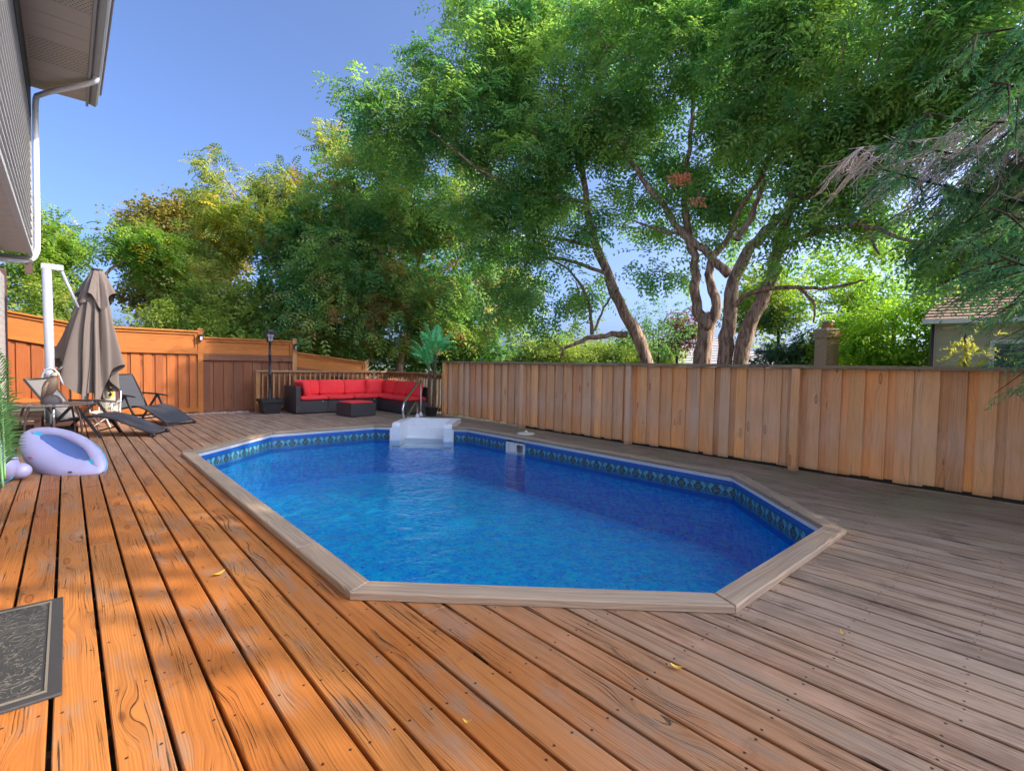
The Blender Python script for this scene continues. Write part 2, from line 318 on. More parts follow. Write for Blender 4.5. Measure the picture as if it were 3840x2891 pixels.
def mat_liner():
    m = N('pool_liner'); p = m.geo()
    a = m.noise(p, 9, 5, 0.7, 0.9); b = m.noise(p, 30, 3, 0.6, 1.2); c0 = m.noise(p, 2.2, 2, 0.5)
    c = m.mix(m.sm(a, 0.38, 0.62), (0.000, 0.38, 0.98), (0.004, 0.66, 1.0))
    c = m.mix(m.math('MULTIPLY', m.sm(b, 0.60, 0.72), 0.45), c, (0.12, 0.85, 1.0))
    c = m.mix(m.math('MULTIPLY', m.sm(b, 0.44, 0.34), 0.75), c, (0.000, 0.14, 0.60))
    m.col(c); m.rough(0.8); m.spec(0.1); return m.m
MT['liner'] = mat_liner()
def mat_band():
    """printed waterline band: u runs along the wall in metres, v is height"""
    m = N('liner_band'); uv = m.n('ShaderNodeUVMap').outputs[0]; u, v = m.sep(uv)[:2]
    P_ = 0.215
    def dia(off, hw, hh, v0):
        fu = m.math('ABSOLUTE', m.math('SUBTRACT', m.math('FRACT', m.math('ADD', m.math('DIVIDE', u, P_), off)), 0.5))
        return m.math('ADD', m.math('DIVIDE', m.math('MULTIPLY', fu, P_), hw), m.math('DIVIDE', m.math('ABSOLUTE', m.math('SUBTRACT', v, v0)), hh))
    big, small = dia(0.0, 0.066, 0.064, -0.172), dia(0.5, 0.030, 0.036, -0.185)
    teal = dia(0.25, 0.045, 0.055, -0.150); teal2 = dia(0.75, 0.045, 0.055, -0.150)
    n = m.noise(uv, 60, 4, 0.7)
    c = m.mix(n, (0.012, 0.09, 0.19), (0.03, 0.16, 0.28))
    c = m.mix(m.math('LESS_THAN', teal, 1.0), c, (0.08, 0.30, 0.40)); c = m.mix(m.math('LESS_THAN', teal2, 1.0), c, (0.08, 0.30, 0.40))
    for d in (big, small):
        c = m.mix(m.math('LESS_THAN', d, 1.0), c, (0.012, 0.03, 0.05))
        c = m.mix(m.math('MULTIPLY', m.math('LESS_THAN', d, 0.72), m.math('GREATER_THAN', n, 0.52)), c, (0.10, 0.20, 0.22))
    c = m.mix(m.sm(v, -0.098, -0.092), c, m.mix(m.sm(m.noise(uv, 90, 3, 0.7), 0.4, 0.6), (0.0, 0.03, 0.20), (0.005, 0.16, 0.62)))
    c = m.mix(m.math('MULTIPLY', m.math('LESS_THAN', m.math('ABSOLUTE', m.math('ADD', v, 0.098)), 0.004), 1.0), c, (0.006, 0.02, 0.05))
    c = m.mix(m.math('LESS_THAN', v, -0.235), c, (0.0, 0.16, 0.62))
    m.col(c); m.rough(0.5); return m.m
MT['band'] = mat_band()
def mat_water():
    m = N('pool_water'); p = m.geo()
    h = m.math('ADD', m.noise(m.mapv(p, (1, 1, 1)), 3.2, 4, 0.6, 0.8), m.math('MULTIPLY', m.noise(p, 14, 3, 0.6, 1.0), 0.30))
    bp = m.n('ShaderNodeBump'); m.L(h, bp.inputs['Height']); bp.inputs['Strength'].default_value = 0.55; bp.inputs['Distance'].default_value = 0.06
    fr = m.n('ShaderNodeFresnel'); fr.inputs[0].default_value = 1.33; m.L(bp.outputs[0], fr.inputs[1])
    tr = m.n('ShaderNodeBsdfTransparent'); tr.inputs[0].default_value = (0.96, 0.99, 1.0, 1)
    gl = m.n('ShaderNodeBsdfGlossy'); gl.inputs['Roughness'].default_value = 0.03; m.L(bp.outputs[0], gl.inputs['Normal'])
    gl.inputs[0].default_value = (0.75, 0.9, 1, 1)
    mx = m.n('ShaderNodeMixShader'); m.L(fr.outputs[0], mx.inputs[0]); m.L(tr.outputs[0], mx.inputs[1]); m.L(gl.outputs[0], mx.inputs[2])
    m.L(mx.outputs[0], m.out.inputs[0]); return m.m
MT['water'] = mat_water()

# ---------------------------------------------------------------- mesh helpers
class MB:
    def __init__(s): s.v = []; s.f = []; s.sm = []
    def add(s, vs, fs, smooth=False):
        o = len(s.v); s.v += [tuple(v) for v in vs]; s.f += [tuple(i+o for i in f) for f in fs]; s.sm += [smooth]*len(fs); return s
    def box(s, x0, x1, y0, y1, z0, z1, bev=0.0):
        if bev <= 0:
            vs = [(x, y, z) for z in (z0, z1) for x, y in ((x0, y0), (x1, y0), (x1, y1), (x0, y1))]
            return s.add(vs, [(3, 2, 1, 0), (4, 5, 6, 7), (0, 1, 5, 4), (1, 2, 6, 5), (2, 3, 7, 6), (3, 0, 4, 7)])
        return s.prism([(x0, y0), (x1, y0), (x1, y1), (x0, y1)], z0, z1, bev)
    def prism(s, poly, z0, z1, bev=0.0, both=False):
        """poly counter-clockwise; top edge chamfered by bev"""
        n = len(poly); cx = sum(p[0] for p in poly)/n; cy = sum(p[1] for p in poly)/n
        ins = []
        for i in range(n):
            a = Vector(poly[i-1]); b = Vector(poly[i]); c = Vector(poly[(i+1) % n])
            d1 = (b-a); d2 = (c-b)
            if d1.length < 1e-6 or d2.length < 1e-6: ins.append(tuple(b)); continue
            n1 = Vector((-d1.y, d1.x)).normalized(); n2 = Vector((-d2.y, d2.x)).normalized()
            k = n1+n2; k = k/max(0.3, k.dot(n1)) if k.length > 1e-6 else n1
            ins.append(tuple(b + k*bev))
        rings = []
        if both and bev: rings.append([(x, y, z0) for x, y in ins]); rings.append([(x, y, z0+bev) for x, y in poly])
        else: rings.append([(x, y, z0) for x, y in poly])
        if bev: rings.append([(x, y, z1-bev) for x, y in poly]); rings.append([(x, y, z1) for x, y in ins])
        else: rings.append([(x, y, z1) for x, y in poly])
        vs = [p for r_ in rings for p in r_]; fs = [tuple(range(n-1, -1, -1))]
        for k in range(len(rings)-1):
            for i in range(n): j = (i+1) % n; fs.append((k*n+i, k*n+j, (k+1)*n+j, (k+1)*n+i))
        fs.append(tuple((len(rings)-1)*n+i for i in range(n)))
        return s.add(vs, fs)
    def tube(s, pts, r, n=8, caps=True, smooth=True, flat=1.0):
        pts = [Vector(p) for p in pts]; m = len(pts); rs = r if isinstance(r, (list, tuple)) else [r]*m
        t0 = (pts[1]-pts[0]).normalized(); u = t0.orthogonal().normalized(); vs = []
        for i, p in enumerate(pts):
            t = (pts[min(i+1, m-1)]-pts[max(i-1, 0)])
            t = t.normalized() if t.length > 1e-9 else t0
            u = (u - t*u.dot(t)); u = u.normalized() if u.length > 1e-6 else t.orthogonal().normalized()
            w_ = t.cross(u)
            for k in range(n):
                a = 2*math.pi*k/n; vs.append(p + (u*math.cos(a)+w_*math.sin(a)*flat)*rs[i])
        fs = [(i*n+k, i*n+(k+1) % n, (i+1)*n+(k+1) % n, (i+1)*n+k) for i in range(m-1) for k in range(n)]
        if caps: fs += [tuple(range(n-1, -1, -1)), tuple((m-1)*n+k for k in range(n))]
        return s.add(vs, fs, smooth)
    def lathe(s, prof, n=20, c=(0, 0, 0), smooth=True, caps=True, sx=1, sy=1):
        vs = []
        for r_, z in prof:
            for k in range(n): a = 2*math.pi*k/n; vs.append((c[0]+r_*math.cos(a)*sx, c[1]+r_*math.sin(a)*sy, c[2]+z))
        m = len(prof); fs = [(i*n+k, i*n+(k+1) % n, (i+1)*n+(k+1) % n, (i+1)*n+k) for i in range(m-1) for k in range(n)]
        if caps: fs += [tuple(range(n-1, -1, -1)), tuple((m-1)*n+k for k in range(n))]
        return s.add(vs, fs, smooth)
    def beam(s, a, b, w_, h, upv=(0, 0, 1)):
        a, b = Vector(a), Vector(b); t = (b-a).normalized(); sd = t.cross(Vector(upv)).normalized(); u2 = sd.cross(t)
        vs = [p + sd*x*w_/2 + u2*y*h/2 for p in (a, b) for x, y in ((-1, -1), (1, -1), (1, 1), (-1, 1))]
        return s.add(vs, [(3, 2, 1, 0), (4, 5, 6, 7), (0, 1, 5, 4), (1, 2, 6, 5), (2, 3, 7, 6), (3, 0, 4, 7)])
    def grid(s, fn, nu, nv, closed=False, smooth=True):
        vs = [fn(i/nu, j/nv) for j in range(nv+1) for i in range(nu + (0 if closed else 1))]
        W_ = nu if closed else nu+1; fs = []
        for j in range(nv):
            for i in range(nu):
                i2 = (i+1) % W_ if closed else i+1; fs.append((j*W_+i, j*W_+i2, (j+1)*W_+i2, (j+1)*W_+i))
        return s.add(vs, fs, smooth)
    def build(s, name, mat, parent=None, loc=(0, 0, 0), rot=(0, 0, 0)):
        me = bpy.data.meshes.new(name); me.from_pydata([tuple(v) for v in s.v], [], s.f); me.update()
        me.polygons.foreach_set('use_smooth', s.sm)
        if mat: me.materials.append(MT[mat] if isinstance(mat, str) else mat)
        o = bpy.data.objects.new(name, me); C.objects.link(o); o.location = loc; o.rotation_euler = rot
        if parent is not None: o.parent = parent
        return o
def cushion(w_, d, h, puff=0.25, seed=0, nx=12, ny=10):
    """soft cushion centred on xy, bottom at z=0"""
    mb = MB(); rr = random.Random(seed)
    ph_ = [rr.uniform(0, 6) for _ in range(4)]
    def sup(a, e): c = math.cos(a); return math.copysign(abs(c)**e, c)
    def fn(u, v):
        a = u*2*math.pi; b = (v-0.5)*math.pi
        e = 0.22; cb = max(0.0, math.cos(b))**0.35
        x = sup(a, e)*cb*w_/2; y = sup(a-math.pi/2, e)*cb*d/2
        sb = math.copysign(abs(math.sin(b))**0.55, math.sin(b))
        wr = 0.02*h*math.sin(7*a+ph_[0]) + 0.03*h*math.sin(x*9/w_+ph_[1])
        z = h/2 + sb*h/2*(1 + puff*(1-(2*x/w_)**2)*(1-(2*y/d)**2)*(1 if sb > 0 else 0)) + wr*cb
        return (x*(1+0.01*math.sin(5*a+ph_[2])), y, z)
    mb.grid(fn, 40, 14, closed=True); return mb
def prop(o, label=None, cat=None, group=None, kind=None):
    if label: o['label'] = label
    if cat: o['category'] = cat
    if group: o['group'] = group
    if kind: o['kind'] = kind
    return o
def thing(name, label, cat, loc=(0, 0, 0), rotz=0, group=None):
    o = bpy.data.objects.new(name, None); C.objects.link(o); o.location = loc; o.rotation_euler = (0, 0, rotz); o.empty_display_size = 0.1
    return prop(o, label, cat, group)

# ================================================================ SETTING: ground, deck, pool
MB().box(-400, 400, -400, 600, -1.7, -1.5).build('ground', 'ground'); prop(bpy.data.objects['ground'], kind='structure')
MB().box(-7, 7.2, -3, 13.6, -1.498, -1.30).build('deck_footing', 'ground'); prop(bpy.data.objects['deck_footing'], kind='structure')

INN = [(1.19, 7.25), (1.19, 2.42), (2.49, 1.165), (4.215, 1.16), (5.47, 2.41), (5.47, 7.29), (4.26, 8.55), (2.48, 8.55)]  # A B C D E F H G
def offset(poly, d):
    n = len(poly); out = []
    for i in range(n):
        a, b, c = Vector(poly[i-1]), Vector(poly[i]), Vector(poly[(i+1) % n])
        d1, d2 = (b-a).normalized(), (c-b).normalized()
        n1, n2 = Vector((d1.y, -d1.x)), Vector((d2.y, -d2.x)); k = n1+n2
        out.append(tuple(b + k/k.dot(n1)*d))
    return out
# INN runs A->B (down) -> C -> D -> E -> F -> H -> G : counter-clockwise, outward = right side of travel
MIDP = offset(INN, 0.07); OUT = offset(INN, 0.14)
stC = Vector((4.90, 7.915)); sO = Vector((0.7071, 0.7071)); sA = Vector((0.7071, -0.7071))     # pool step: outwards, along the wall
SW, SD = 0.56, 1.02
STEP = [stC - sA*SW - sO*0.1, stC + sA*SW - sO*0.1, stC + sA*SW + sO*SD, stC - sA*SW + sO*SD]
STEPH = [tuple(stC - sA*(SW-0.04) - sO*0.1), tuple(stC + sA*(SW-0.04) - sO*0.1), tuple(stC + sA*(SW-0.04) + sO*(SD-0.04)), tuple(stC - sA*(SW-0.04) + sO*(SD-0.04))]
def span(poly, x):
    ys = []
    for i in range(len(poly)):
        (x0, y0), (x1, y1) = poly[i], poly[(i+1) % len(poly)]
        if (x0 - x)*(x1 - x) < 0: ys.append(y0 + (y1-y0)*(x-x0)/(x1-x0))
    return (min(ys), max(ys)) if len(ys) > 1 else None
def hole(x):
    a, b = span(MIDP, x), span(STEPH, x)
    if a and b: return (min(a[0], b[0]) if b[0] < a[0] else a[0], max(a[1], b[1]))
    return a or b
deck = thing('deck', None, None); prop(deck, kind='structure')
PITCHB = 0.145; GAP = 0.014
Y0, Y1 = -2.2, 12.62
nb = 0
for k in range(-5, 47):
    xa = -0.055 + PITCHB*k + GAP/2; xb = xa + PITCHB - GAP; xc = (xa+xb)/2
    if xa > 6.72: break
    if xb > 6.66: Y0 = 7.2
    js = []
    if k in (1,): js = [4.09, 9.2]
    elif k in (3,): js = [4.116, 8.9]
    elif k == -1: js = [4.55, 9.4]
    elif k in (0, 2): js = [7.8]
    else:
        y = Y0 + RND.choice([1.2, 2.4, 3.0, 3.65]) + (3 if k > 8 else 6)
        while y < Y1 - 0.8: js.append(y); y += RND.choice([3.65, 4.26, 4.87])
    segs = []; ys = [Y0] + js + [Y1]
    for a, b in zip(ys[:-1], ys[1:]): segs.append((a+0.002, b-0.002))
    xs = [xa, xa*0.66+xb*0.34, xa*0.34+xb*0.66, xb]
    hs = [hole(x) for x in xs]; ok = [h for h in hs if h]
    zt = RND.uniform(-0.0015, 0.0015)
    for (a, b) in segs:
        polys = []
        if len(ok) >= 2:
            ff = ok[0]; hs2 = []; last = None
            for h in hs:
                hs2.append(h or last or ff); last = h or last
            lo = [h[0] for h in hs2]; hi = [h[1] for h in hs2]
            if a < min(lo) - 0.02:
                top = [(x, min(b, l)) for x, l in zip(xs, lo)]
                polys.append([(xs[0], a), (xs[-1], a)] + top[::-1])
            if b > max(hi) + 0.02:
                bot = [(x, max(a, h)) for x, h in zip(xs, hi)]
                polys.append(bot + [(xs[-1], b), (xs[0], b)])
        else: polys.append([(xs[0], a), (xs[-1], a), (xs[-1], b), (xs[0], b)])
        for pl in polys:
            q = [pl[0]]
            for p in pl[1:]:
                if math.hypot(p[0]-q[-1][0], p[1]-q[-1][1]) > 1e-4: q.append(p)
            MB().prism([(x-xc, y) for x, y in q], -0.036, 0, 0.0035).build('deck_board', 'deck', deck, (xc, 0, zt)); nb += 1
Y0 = -2.2
# joists and skirt under the deck close the gaps with darkness
j = MB()
for y in np.arange(Y0+0.2, Y1, 0.406):
    for a, b in [(-0.75, 1.05), (5.62, 6.75)] if 1.0 < y < 8.75 else [(-0.75, 6.75)]: j.box(a, b, y-0.019, y+0.019, -0.18, -0.038)
j.build('joists', 'oldwood', deck)['kind'] = 'stuff'
MB().box(6.745, 6.765, 7.2, Y1+0.1, -1.3, -0.04).build('skirt_board', 'oldwood', deck)
MB().box(6.665, 6.685, Y0, 7.19, -1.3, 0.045).build('skirt_board', 'black', deck)  # black strip added so the gap under the fence reads dark
MB().box(-0.72, 6.7, Y1+0.005, Y1+0.03, -0.6, -0.004).build('skirt_board', 'rail_h', deck)

# ---- pool
pool = thing('swimming_pool', None, None); prop(pool, kind='structure')
WZ = -0.235; PD = -0.85
walls = MB(); bandv = []; bandf = []; banduv = []
up_u = 0
for i in range(8):
    a, b = Vector(INN[i]), Vector(INN[(i+1) % 8]); a2, b2 = Vector(offset(INN, 0.03)[i]), Vector(offset(INN, 0.03)[(i+1) % 8])
    L_ = (b2-a2).length
    parts = [(0.0, 1.0)]
    if i == 5:
        d = (b2-a2).normalized(); t0 = ((stC - sA*SW) - a2).dot(d)/L_; t1 = ((stC + sA*SW) - a2).dot(d)/L_
        lo, hi = min(t0, t1), max(t0, t1); parts = [(0.0, lo), (hi, 1.0)]
        walls.add([(*(a2+(b2-a2)*lo), -0.375), (*(a2+(b2-a2)*hi), -0.375), (*(a2+(b2-a2)*hi), PD), (*(a2+(b2-a2)*lo), PD)], [(0, 1, 2, 3)])
    if i == 4:
        lo, hi = (5.76-a2.y)/(b2.y-a2.y), (6.21-a2.y)/(b2.y-a2.y)
        n0 = len(bandv); pa = a2+(b2-a2)*lo; pb = a2+(b2-a2)*hi
        for p, z, t in ((pa, -0.27, lo), (pb, -0.27, hi), (pb, PD, hi), (pa, PD, lo)):
            bandv.append((p.x, p.y, z)); banduv.append((up_u+t*L_, z))
        bandf.append((n0, n0+1, n0+2, n0+3)); parts = [(0, lo), (hi, 1)]
    for lo, hi in parts:
        pa, pb = a2+(b2-a2)*lo, a2+(b2-a2)*hi; n0 = len(bandv)
        for p, z, t in ((pa, -0.002, lo), (pb, -0.002, hi), (pb, -0.30, hi), (pa, -0.30, lo)):
            bandv.append((p.x, p.y, z)); banduv.append((up_u+t*L_, z))
        bandf.append((n0, n0+1, n0+2, n0+3))
        walls.add([(pa.x, pa.y, -0.30), (pb.x, pb.y, -0.30), (pb.x, pb.y, PD), (pa.x, pa.y, PD)], [(0, 1, 2, 3)])
    up_u += L_
walls.build('pool_wall', 'liner', pool)
me = bpy.data.meshes.new('waterline_band'); me.from_pydata(bandv, [], bandf); uvl = me.uv_layers.new(name='UVMap')
for lp in me.loops: uvl.data[lp.index].uv = banduv[lp.vertex_index]
me.materials.append(MT['band']); o = bpy.data.objects.new('waterline_band', me); C.objects.link(o); o.parent = pool
ob = offset(INN, 0.03)
MB().add([(x, y, PD) for x, y in ob], [tuple(range(8))]).build('pool_floor', 'liner', pool)
tr = MB()
for i in range(8):
    if i == 5: 
        segs = [(ob[5], tuple(stC + sA*(SW+0.0) )), (tuple(stC - sA*(SW+0.0)), ob[6])]
    else: segs = [(ob[i], ob[(i+1) % 8])]
    for a, b in segs: tr.beam((*a, -0.012), (*b, -0.012), 0.034, 0.020); tr.beam((*a, -0.034), (*b, -0.034), 0.022, 0.012)
tr.build('coping_track', 'track', pool)
# coping boards, mitred; long sides in two lengths
def cope(a, b, c, d, name='coping_board'):
    """a,b inner ends; c,d outer ends, joined as a local-x board"""
    a, b, c, d = map(Vector, (a, b, c, d)); ctr = (a+b+c+d)/4; t = (b-a).normalized(); nn = Vector((-t.y, t.x))
    q = [((p-ctr).dot(t), (p-ctr).dot(nn)) for p in (a, b, d, c)]
    ar = sum(q[i-1][0]*q[i][1]-q[i][0]*q[i-1][1] for i in range(4))
    if ar < 0: q = q[::-1]
    MB().prism(q, 0.003, 0.042, 0.006).build(name, 'cope', pool, (ctr.x, ctr.y, 0), (0, 0, math.atan2(t.y, t.x)))
for i in range(8):
    a, b, c, d = [Vector(p) for p in (INN[i], INN[(i+1) % 8], OUT[i], OUT[(i+1) % 8])]
    t = (b-a).normalized(); g_ = 0.0025
    if i == 5:
        e0, e1 = stC + sA*(SW+0.02), stC - sA*(SW+0.02); nO = Vector((t.y, -t.x))
        base = lambda p: a + t*((Vector(p)-a).dot(t))
        cope(a+t*g_, base(e0), c+t*g_, base(e0)+nO*0.14); cope(base(e1), b-t*g_, base(e1)+nO*0.14, d-t*g_)
    elif i in (0, 4):
        nO = Vector((t.y, -t.x)); m = a + t*((4.8 if i == 4 else (7.25-3.15)))*1.0 if i == 0 else a + t*2.6
        cope(a+t*g_, m-t*0.001, c+t*g_, m+nO*0.14-t*0.001); cope(m+t*0.001, b-t*g_, m+nO*0.14+t*0.001, d-t*g_)
    else: cope(a+t*g_, b-t*g_, c+t*g_, d-t*g_)
# water surface
wo_ = MB(); wp = offset(INN, 0.028)
wo_.add([(x, y, WZ) for x, y in wp], [tuple(range(8))])
P4 = [stC + sA*(SW-0.1) + sO*0.03, stC + sA*(SW-0.14) + sO*0.52, stC - sA*(SW-0.14) + sO*0.52, stC - sA*(SW-0.1) + sO*0.03]
wo_.add([(p.x, p.y, WZ) for p in P4], [(0, 1, 2, 3)])
prop(wo_.build('pool_water', 'water'), kind='structure')

# ---- pool step (moulded white basin)
st = thing('pool_step', 'white moulded plastic stair basin let into the far corner of the pool', 'pool steps', (stC.x, stC.y, 0), -math.pi/4)
# local x = along wall (sA), local y = outwards (sO)
lip = 0.095
shell = MB()
for sgn in (-1, 1):
    x0, x1 = (sgn*SW, sgn*(SW-0.15))
    xa_, xb_ = min(x0, x1), max(x0, x1)
    def arm(xa_=xa_, xb_=xb_):
        pr = [(-0.03, -0.33), (-0.03, 0.02), (-0.015, 0.065), (0.03, lip-0.005), (0.08, lip), (SD-0.15, lip), (SD-0.15, -0.33)]
        n = len(pr); vs = [(x, y, z) for x in (xa_, xb_) for y, z in pr]
        fs = [tuple(range(n))[::-1], tuple(range(n, 2*n))] + [(i, (i+1) % n, n+(i+1) % n, n+i) for i in range(n)]
        return vs, fs
    shell.add(*arm())
    xi = sgn*(SW-0.15)
shell.build('side_wall', 'white_pl', st)
o = shell
bk = MB()
pr = [(SD-0.15, -0.33), (SD-0.15, lip-0.02), (SD-0.10, lip), (SD-0.02, lip), (SD+0.03, lip-0.03), (SD+0.04, 0.004), (SD+0.04, -0.3)]
n = len(pr); vs = [(x, y, z) for x in (-SW, SW) for y, z in pr]
bk.add(vs, [tuple(range(n))[::-1], tuple(range(n, 2*n))] + [(i, (i+1) % n, n+(i+1) % n, n+i) for i in range(n)])
bk.build('back_wall', 'white_pl', st)
MB().box(-SW+0.15, SW-0.15, 0.62, SD-0.15, -0.33, -0.05, 0.02).build('tread', 'white_pl', st)
MB().box(-SW+0.15, SW-0.15, 0.36, 0.62, -0.33, -0.215, 0.02).build('tread', 'white_pl', st)
MB().box(-SW+0.15, SW-0.15, 0.0, 0.36, -0.37, -0.335, 0.01).build('tread', 'white_pl', st)
for q0, q1 in ((-SW-0.035, -SW-0.002), (SW+0.002, SW+0.035)): MB().box(q0, q1, -0.045, -0.012, -0.42, -0.012).build('face_flange', 'white', st)

# ---- skimmer, cover plate, handrail
sk = thing('skimmer', 'white skimmer mouth set into the right pool wall below the coping', 'pool skimmer', (5.50, 5.985, -0.16))
f = MB(); f.box(-0.022, -0.004, -0.225, 0.225, 0.062, 0.088); f.box(-0.022, -0.004, -0.225, 0.225, -0.10, -0.074); f.box(-0.022, -0.004, -0.225, -0.195, -0.0735, 0.0615); f.box(-0.022, -0.004, 0.195, 0.225, -0.0735, 0.0615)
f.build('frame', 'white', sk)
b = MB(); b.box(0.16, 0.18, -0.2, 0.2, -0.12, 0.08); b.box(-0.003, 0.16, -0.215, -0.196, -0.12, 0.08); b.box(-0.003, 0.16, 0.196, 0.215, -0.12, 0.08); b.box(-0.003, 0.16, -0.19, 0.19, 0.064, 0.08); b.box(-0.003, 0.16, -0.19, 0.19, -0.12, -0.10)
b.build('throat', 'white_pl', sk)
MB().box(0.02, 0.03, 0.0, 0.19, -0.09, 0.06).build('weir_flap', 'white', sk)
scw = MB()
for yy in (-0.21, -0.105, 0, 0.105, 0.21): scw.box(-0.026, -0.022, yy-0.006, yy+0.006, 0.070, 0.082)
scw.build('screws', 'iron', sk)['kind'] = 'stuff'
cv = thing('cover_plate', 'flat beige lid with a round knob lying on the boards between pool and fence', 'lid', (5.97, 6.24, 0.002), 0.05)
MB().lathe([(0.0, 0), (0.155, 0), (0.155, 0.016), (0.145, 0.022), (0.0, 0.022)], 28).build('plate', 'owl_cream', cv)
MB().lathe([(0.0, 0.022), (0.03, 0.022), (0.026, 0.065), (0.0, 0.07)], 16).build('knob', 'owl_cream', cv)

hr = thing('pool_handrail', 'bent stainless steel grab rail beside the white pool step', 'handrail', (5.98, 9.72, 0), 0)
# rail lies in the vertical plane through its feet, pointing to the pool
hd = Vector((-0.7071, -0.7071, 0)); 
def hp(s_, z, off=0): return (hd.x*s_ + 0.7071*off, hd.y*s_ - 0.7071*off, z)
path = [(0, 0), (0, 0.55), (0.0, 0.72), (0.03, 0.81), (0.10, 0.85), (0.18, 0.83), (0.27, 0.78), (1.22, 0.50), (1.42, 0.42), (1.50, 0.32), (1.50, 0.22), (1.44, 0.13), (1.34, 0.10), (1.22, 0.13), (0.60, 0.33), (0.48, 0.365), (0.38, 0.34), (0.33, 0.27), (0.32, 0.18), (0.32, 0)]
def smoothpath(p, it=2):
    for _ in range(it):
        q = [p[0]]
        for a, b in zip(p[:-1], p[1:]): q += [tuple(x*0.75+y*0.25 for x, y in zip(a, b)), tuple(x*0.25+y*0.75 for x, y in zip(a, b))]
        p = q + [p[-1]]
    return p
MB().tube([hp(*p) for p in smoothpath(path)], 0.024, 12).build('tube', 'steel', hr)
for s_ in (0, 0.32): MB().lathe([(0.045, 0.0), (0.045, 0.05), (0.03, 0.06), (0.03, 0.10), (0.027, 0.10)], 16, hp(s_, 0.001)).build('foot_socket', 'white', hr)

# ================================================================ FENCES
def meshcache():
    d = {}
    def get(key, maker):
        if key not in d: d[key] = maker()
        return d[key]
    return get
def inst(name, me, parent, loc, rot=(0, 0, 0)):
    o = bpy.data.objects.new(name, me); C.objects.link(o); o.parent = parent; o.location = loc; o.rotation_euler = rot; return o
# right fence along x = 6.62: wide boards in front of narrower ones
Y0 = -2.2
rf = thing('board_fence', 'long light cedar board-on-board fence with a weathered cap, on the right side of the pool', 'fence', (6.62, 4, 0))
y = 9.66; k = 0
posts = [9.60, 6.95, 4.52, 2.14, -0.25, -2.6]
while y > -3.0:
    wv = RND.uniform(0.128, 0.142); zb = 0.035 + RND.uniform(-0.012, 0.012)
    MB().box(-0.010, 0.008, -wv/2, wv/2, zb, 1.232, 0.003).build('fence_board', 'cedar', rf, (-0.02+RND.uniform(-0.002, 0.002), y-4, 0), (0, 0, RND.uniform(-0.01, 0.01)))
    zb = 0.035 + RND.uniform(-0.012, 0.012)
    MB().box(-0.008, 0.008, -0.07, 0.07, zb, 1.232, 0.003).build('fence_board', 'cedar', rf, (0.004, y-4-0.105, 0))
    y -= RND.uniform(0.208, 0.219)
for py in posts: MB().box(-0.045, 0.045, -0.045, 0.045, -0.9, 1.228, 0.003).build('post', 'cedar', rf, (-0.078, py-4, 0))
for a, b in zip(posts[:-1], posts[1:]):
    MB().box(0.02, 0.058, b-4+0.0, a-4, 0.12, 0.20).build('rail', 'cedar', rf, (0, 0, 0))
    MB().box(0.02, 0.058, b-4+0.0, a-4, 1.12, 1.20).build('rail', 'cedar', rf, (0, 0, 0))
yy = 9.72
while yy > -2.9:
    l = 2.42 if yy > -2 else 1.0; MB().box(-0.095, 0.05, -l/2+0.001, l/2-0.001, 1.234, 1.272, 0.004).build('cap_board', 'cedar_cap', rf, (-0.03, yy-l/2-4, RND.uniform(-0.001, 0.001))); yy -= l

# low picket railing round the far corner
rl = thing('picket_railing', 'low wooden picket railing with a flat top rail behind the sofa', 'railing', (5, 12.55, 0))
def pick(): return MB().box(-0.018, 0.018, -0.018, 0.018, 0.05, 0.935, 0.002)
pk = pick().build('picket', 'rail_v', rl, (3.42-5, 0, 0)); pm = pk.data
x = 3.545
while x < 6.60: inst('picket', pm, rl, (x-5, RND.uniform(-.002, .002), 0)); x += 0.122
y = 12.43
while y > 9.85: inst('picket', pm, rl, (6.65-5, y-12.55, 0)); y -= 0.122
for p in [(3.31, 12.55), (5.0, 12.60), (6.65, 12.55), (6.65, 11.2), (6.66, 9.80)]: MB().box(-0.045, 0.045, -0.045, 0.045, -0.5, 0.935, 0.003).build('post', 'rail_v', rl, (p[0]-5, p[1]-12.55, 0))
for a, b in ((3.25, 4.97), (4.972, 6.71)): MB().box(-(b-a)/2, (b-a)/2, -0.07, 0.07, 0.938, 0.975, 0.004).build('top_rail', 'rail_h', rl, ((a+b)/2-5, 0, 0))
for a, b in ((11.1, 12.478), (9.68, 11.098)): MB().box(-0.07, 0.07, -(b-a)/2, (b-a)/2, 0.938, 0.975, 0.004).build('top_rail', 'rail_hy', rl, (6.65-5, (a+b)/2-12.55, 0))
for z in (0.07, 0.84):
    MB().box(3.36-5, 6.60-5, 0.020, 0.055, z, z+0.085).build('rail', 'rail_h', rl); MB().box(1.67, 1.705, 9.85-12.55, -0.05, z, z+0.085).build('rail', 'rail_hy', rl)

